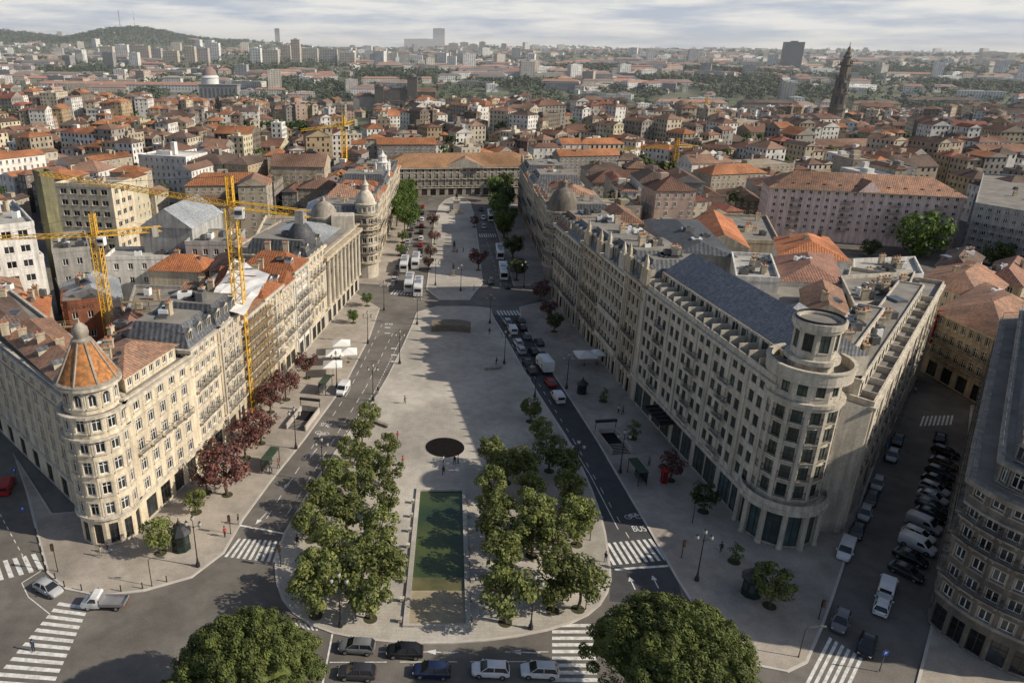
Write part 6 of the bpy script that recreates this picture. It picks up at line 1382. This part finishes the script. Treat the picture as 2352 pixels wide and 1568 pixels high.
for (a,b_,t) in ((936,958,z3),(862,882,p.z+hb*1.12)):
    mb=MB(); mb.box(U(a),U(b_),p.y-7,p.y+5,p.z-5,t); mb.box(U(a)-.6,U(b_)+.6,p.y-7.6,p.y+5.6,t,t+1); mb.lathe([((b_-a)*s*.4,0),((b_-a)*s*.38,2),((b_-a)*s*.2,3.6),(.2,5.4)],(U(a)+U(b_))/2,p.y-1,10,0,t+1)
    for k in range(4): mb.obox(U(a)+(k%2)*(U(b_)-U(a)),p.y-7+(k//2)*12,t+1,1,1,2.6)
    mb.build('bell_tower',cdm,rt)
mb=MB(); mb.face([(U(945),p.y-.5,p.z+hb*.95),(U(1003),p.y-.5,p.z+hb*.95),(U(998),p.y+10,p.z+hb*1.1),(U(948),p.y+10,p.z+hb*1.1)]); mb.build('roof',HM_[NW+2],rt); mb=MB(); hip(mb,[(U(872),p.y-4),(U(935),p.y-4),(U(935),p.y+13),(U(872),p.y+13)],zt,3,.2,.5); mb.build('roof',HM_[NW+1],rt)
for k in range(5): mb=MB(); mb.box(U(892+k*9.5),U(894+k*9.5),p.y-14.3,p.y-14.1,p.z+4,p.z+hb*.5); mb.build('window',HM_[-1],rt)
A=GT(812,268); B=GT(865,268); P=pil_poly(tuple(A),tuple(B),20); zt=topz(A.x,A.y,222); rt=thing('chapter_house','long grey building with tiled roof attached left of the cathedral','building',tuple(A)); mb=MB(); mb.prism(P,A.z-8,zt); mb.build('wall',HM_[3],rt); mb=MB(); hip(mb,P,zt,5,.6); mb.build('roof',HM_[NW+1],rt)
p=CLE; s=(-(MI@(p-CAM)).z)/F; rt=thing('bell_tower','tall dark baroque granite bell tower rising over the right old town','tower',tuple(p)); zt=topz(p.x,p.y,97); hh=zt-p.z; hw=15*s
ctm=mat('tower_granite',(.21,.18,.15),(.11,.095,.08),kind='stone')
mb=MB(); lv=[(0,.26,1.12),(.26,.44,1.02),(.44,.6,.92)]
for a,b_,k in lv: mb.prism(circ(p.x,p.y,hw*k*1.05,8,PI/8),p.z-8+hh*a if a==0 else p.z+hh*a,p.z+hh*b_); mb.ring(circ(p.x,p.y,hw*k*1.05,8,PI/8),p.z+hh*b_-1.2,p.z+hh*b_+.4,1.3)
mb.lathe([(hw*.74,.60*hh),(hw*.72,.74*hh),(hw*.94,.745*hh),(hw*.94,.755*hh),(hw*.54,.76*hh),(hw*.52,.835*hh),(hw*.70,.84*hh),(hw*.46,.86*hh),(hw*.40,.89*hh),(hw*.22,.905*hh),(hw*.2,.935*hh),(hw*.1,.95*hh),(.35,.96*hh),(.2,hh)],p.x,p.y,8,0,p.z)
for a,rr2 in ((.605,.9),(.757,.76),(.44,1.0)):
    for k in range(8): an=k*PI/4+PI/8; mb.lathe([(.8,0),(.6,2.),(.15,4.4)],p.x+hw*rr2*math.cos(an),p.y+hw*rr2*math.sin(an),5,0,p.z+hh*a)
mb.build('shaft',ctm,rt)
for a,b_,k in lv:
    for j in range(8):
        an=j*PI/4
        if math.sin(an)<.3: mb=MB(); mb.obox(p.x+hw*.975*k*math.cos(an),p.y+hw*.975*k*math.sin(an),p.z+hh*(a+.05),.3,hw*.3,hh*.09,an); mb.build('belfry_opening',iron,rt)
mb=MB(); mb.lathe([(hw*.22,0),(hw*.22,.3)],0,0,16); ck=mb.mesh('clock_face',mat('clock_white',(.6,.6,.56))); o=inst('clock_face',ck,rt,(0,-hw*.92,hh*.57)); o.rotation_euler=(PI/2,0,0)
for i,(a,b_,y0,y1,wm_,rm2,lab) in enumerate(BIGB):
    A=GT(a,y0); B=GT(b_,y0); P=pil_poly(tuple(A),tuple(B),18); zt=topz(A.x,A.y,y1+8); z=min(A.z,B.z)
    rt=thing('large_building',lab,'building',tuple(A)); mb=MB(); mb.prism(P,z-8,zt); mb.build('wall',wm_,rt); mb=MB(); hip(mb,P,zt,4,.8,.8); mb.build('roof',rm2,rt)
    mb=MB(); dv=(B-A).normalized(); nn=Vector((dv.y,-dv.x,0))*.12; n_=int((B-A).length/4.5)
    for k in range(n_):
        for f in range(max(1,int((zt-z)/4.5))):
            c_=A+dv*(k+.5)*4.5+nn; zz=zt-3.2-f*4.2; mb.face([(c_.x-dv.x*.7,c_.y-dv.y*.7,zz),(c_.x+dv.x*.7,c_.y+dv.y*.7,zz),(c_.x+dv.x*.7,c_.y+dv.y*.7,zz+2),(c_.x-dv.x*.7,c_.y-dv.y*.7,zz+2)])
    tag(mb.build('window',HM_[-1],rt),kind='stuff')
A=GT(1100,190); B=GT(1160,192); mb=MB(); n_=7; zt=topz(A.x,A.y,172)
for k in range(n_+1): q_=A.lerp(B,k/n_); mb.obox(q_.x,q_.y,q_.z-5,3.5,8,zt-q_.z+3)
q_=A.lerp(B,.5); mb.obox(q_.x,q_.y,zt-4,(B-A).length+4,9,4); tag(mb.build('viaduct',FB[2]),'pale stone arched viaduct in the distant valley','bridge')
def woods(name,lab,pts,m_,seed):
    r=random.Random(seed); mb=MB()
    for (x,y,z,rad_) in pts:
        nl=34 if y<1200 else 16
        for j in range(nl):
            d_=Vector((r.gauss(0,1),r.gauss(0,1),abs(r.gauss(0,1))-.2)).normalized(); P_=Vector((x,y,z+rad_*.7))+d_*rad_*r.uniform(.55,1.05); s_=rad_*r.uniform(.22,.42)
            nrm=(d_+Vector((r.uniform(-.5,.5),r.uniform(-.5,.5),r.uniform(0,.6)))).normalized(); u=nrm.cross(Vector((r.random(),r.random(),.3))).normalized(); w=nrm.cross(u)
            mb.face([P_-u*s_,P_-w*s_*.8,P_+u*s_*.9,P_+w*s_*.7])
    tag(mb.build(name,m_),lab,'trees',kind='stuff')
pt=[]
for (a,b_,r_) in parks:
    if b_<1150:
        for k in range(int(r_*r_/14)): q_=rr_.random()**.5*r_; t=rr_.uniform(0,6.28); X,Y=a+q_*math.cos(t),b_+q_*math.sin(t); pt.append((X,Y,terr(X,Y),rr_.uniform(2.5,5.)))
for k in range(900):
    Y=rr_.uniform(270,1080); X=rr_.uniform(-.72*Y,.85*Y)
    if zone(X,Y): continue
    for j in range(rr_.choice((1,1,3))): pt.append((X+rr_.uniform(-5,5),Y+rr_.uniform(-5,5),terr(X,Y)+rr_.uniform(2,9),rr_.uniform(1.8,3.8)))
woods('old_town_trees','clumps of green garden trees among the old town roofs',pt,mat('garden_leaf',(.09,.13,.04),(.035,.058,.02),s=.3,kind='leaf',trans=.2),4)
pt=[]
for (a,b_,r_) in parks:
    if b_>=1150:
        for k in range(int(r_*r_/60)): q_=rr_.random()**.5*r_; t=rr_.uniform(0,6.28); X,Y=a+q_*math.cos(t),b_+q_*math.sin(t); pt.append((X,Y,terr(X,Y),rr_.uniform(5,9)))
for k in range(16000):
    Y=1010+4500*rr_.random()**1.35; X=rr_.uniform(-.76*Y,.9*Y); z=terr(X,Y)
    dens=math.sin(X/230+1)*math.cos(Y/310+X/900)+.5*math.sin(X/90+Y/130)
    if (dens<.1 and rr_.random()<.9) or z>62 or rr_.random()<.2 or Y<1350: pt.append((X,Y,z,rr_.uniform(4,8)*(1+(Y-1000)/5000)))
for k in range(3500):
    Y=rr_.gauss(3700,330); X=rr_.uniform(-3000,-1100); z=terr(X,Y)
    if z>58: pt.append((X,Y,z,rr_.uniform(9,15)))
woods('distant_woods','dark green woods and hedges spread over the far hills',pt,mat('hazed_leaf',haze_mix((.065,.088,.036),.02),haze_mix((.028,.042,.02),.02),s=.05,kind='leaf'),6)  # leaf colours also carry a trace of painted haze
# ---------------------------------------------------------------- haze, light, sky, camera
hz=bpy.data.materials.new('valley_haze'); hz.use_nodes=True; nt=hz.node_tree; nt.nodes.remove(nt.nodes['Principled BSDF'])
vs=nt.nodes.new('ShaderNodeVolumeScatter'); vs.inputs['Color'].default_value=(.88,.94,1,1); vs.inputs['Density'].default_value=.000105; vs.inputs['Anisotropy'].default_value=.15
nt.links.new(vs.outputs[0],nt.nodes['Material Output'].inputs['Volume'])
mb=MB(); mb.box(-7000,7000,455,7500,-60,150); o=mb.build('haze',hz); tag(o,kind='structure')
el=rad(33); sd_=Vector((.983*math.cos(el),-.18*math.cos(el),math.sin(el))).normalized()
l=bpy.data.lights.new('sun','SUN'); l.energy=5.; l.angle=rad(.5); l.color=(1,.90,.745); lo=bpy.data.objects.new('sun',l); C.objects.link(lo); lo.rotation_euler=sd_.to_track_quat('Z','Y').to_euler(); lo.location=(60,40,120)
w=bpy.data.worlds.new("World"); SC.world=w; w.use_nodes=True; nt=w.node_tree; N=nt.nodes; L=nt.links
sky=N.new('ShaderNodeTexSky'); sky.sky_type='NISHITA'; sky.sun_disc=False; sky.sun_elevation=el; sky.sun_rotation=math.atan2(sd_.x,sd_.y); sky.air_density=1.; sky.dust_density=1.5
bg=N['Background']; bg.inputs[1].default_value=.098
tc_=N.new('ShaderNodeTexCoord'); mp=N.new('ShaderNodeMapping'); mp.inputs['Scale'].default_value=(1,1,9.); L.new(tc_.outputs['Generated'],mp.inputs[0])
n1=N.new('ShaderNodeTexNoise'); n1.inputs['Scale'].default_value=6.; n1.inputs['Detail'].default_value=8; n1.inputs['Roughness'].default_value=.6; L.new(mp.outputs[0],n1.inputs['Vector'])
cr=N.new('ShaderNodeValToRGB'); cr.color_ramp.elements[0].position=.38; cr.color_ramp.elements[0].color=(4.9,5.5,6.5,1); cr.color_ramp.elements[1].position=.58; cr.color_ramp.elements[1].color=(8.6,8.55,8.3,1); L.new(n1.outputs['Fac'],cr.inputs[0])
sp=N.new('ShaderNodeSeparateXYZ'); L.new(tc_.outputs['Generated'],sp.inputs[0])
mr=N.new('ShaderNodeMapRange'); mr.inputs[1].default_value=.08; mr.inputs[2].default_value=.25; mr.inputs[3].default_value=.97; mr.inputs[4].default_value=.05; L.new(sp.outputs['Z'],mr.inputs[0])
mx=N.new('ShaderNodeMix'); mx.data_type='RGBA'; L.new(mr.outputs[0],mx.inputs[0]); L.new(sky.outputs[0],mx.inputs[6]); L.new(cr.outputs[0],mx.inputs[7]); L.new(mx.outputs[2],bg.inputs[0])
cam=bpy.data.cameras.new('camera'); co=bpy.data.objects.new('camera',cam); C.objects.link(co)
cam.lens=F/2352*36; cam.sensor_width=36; cam.shift_x=(1176-CX)/2352; co.matrix_world=Matrix.Translation(CAM)@MC.to_4x4(); cam.clip_end=40000; cam.clip_start=1
SC.camera=co
SC.view_settings.view_transform='Standard'; SC.view_settings.look='None'; SC.view_settings.exposure=0
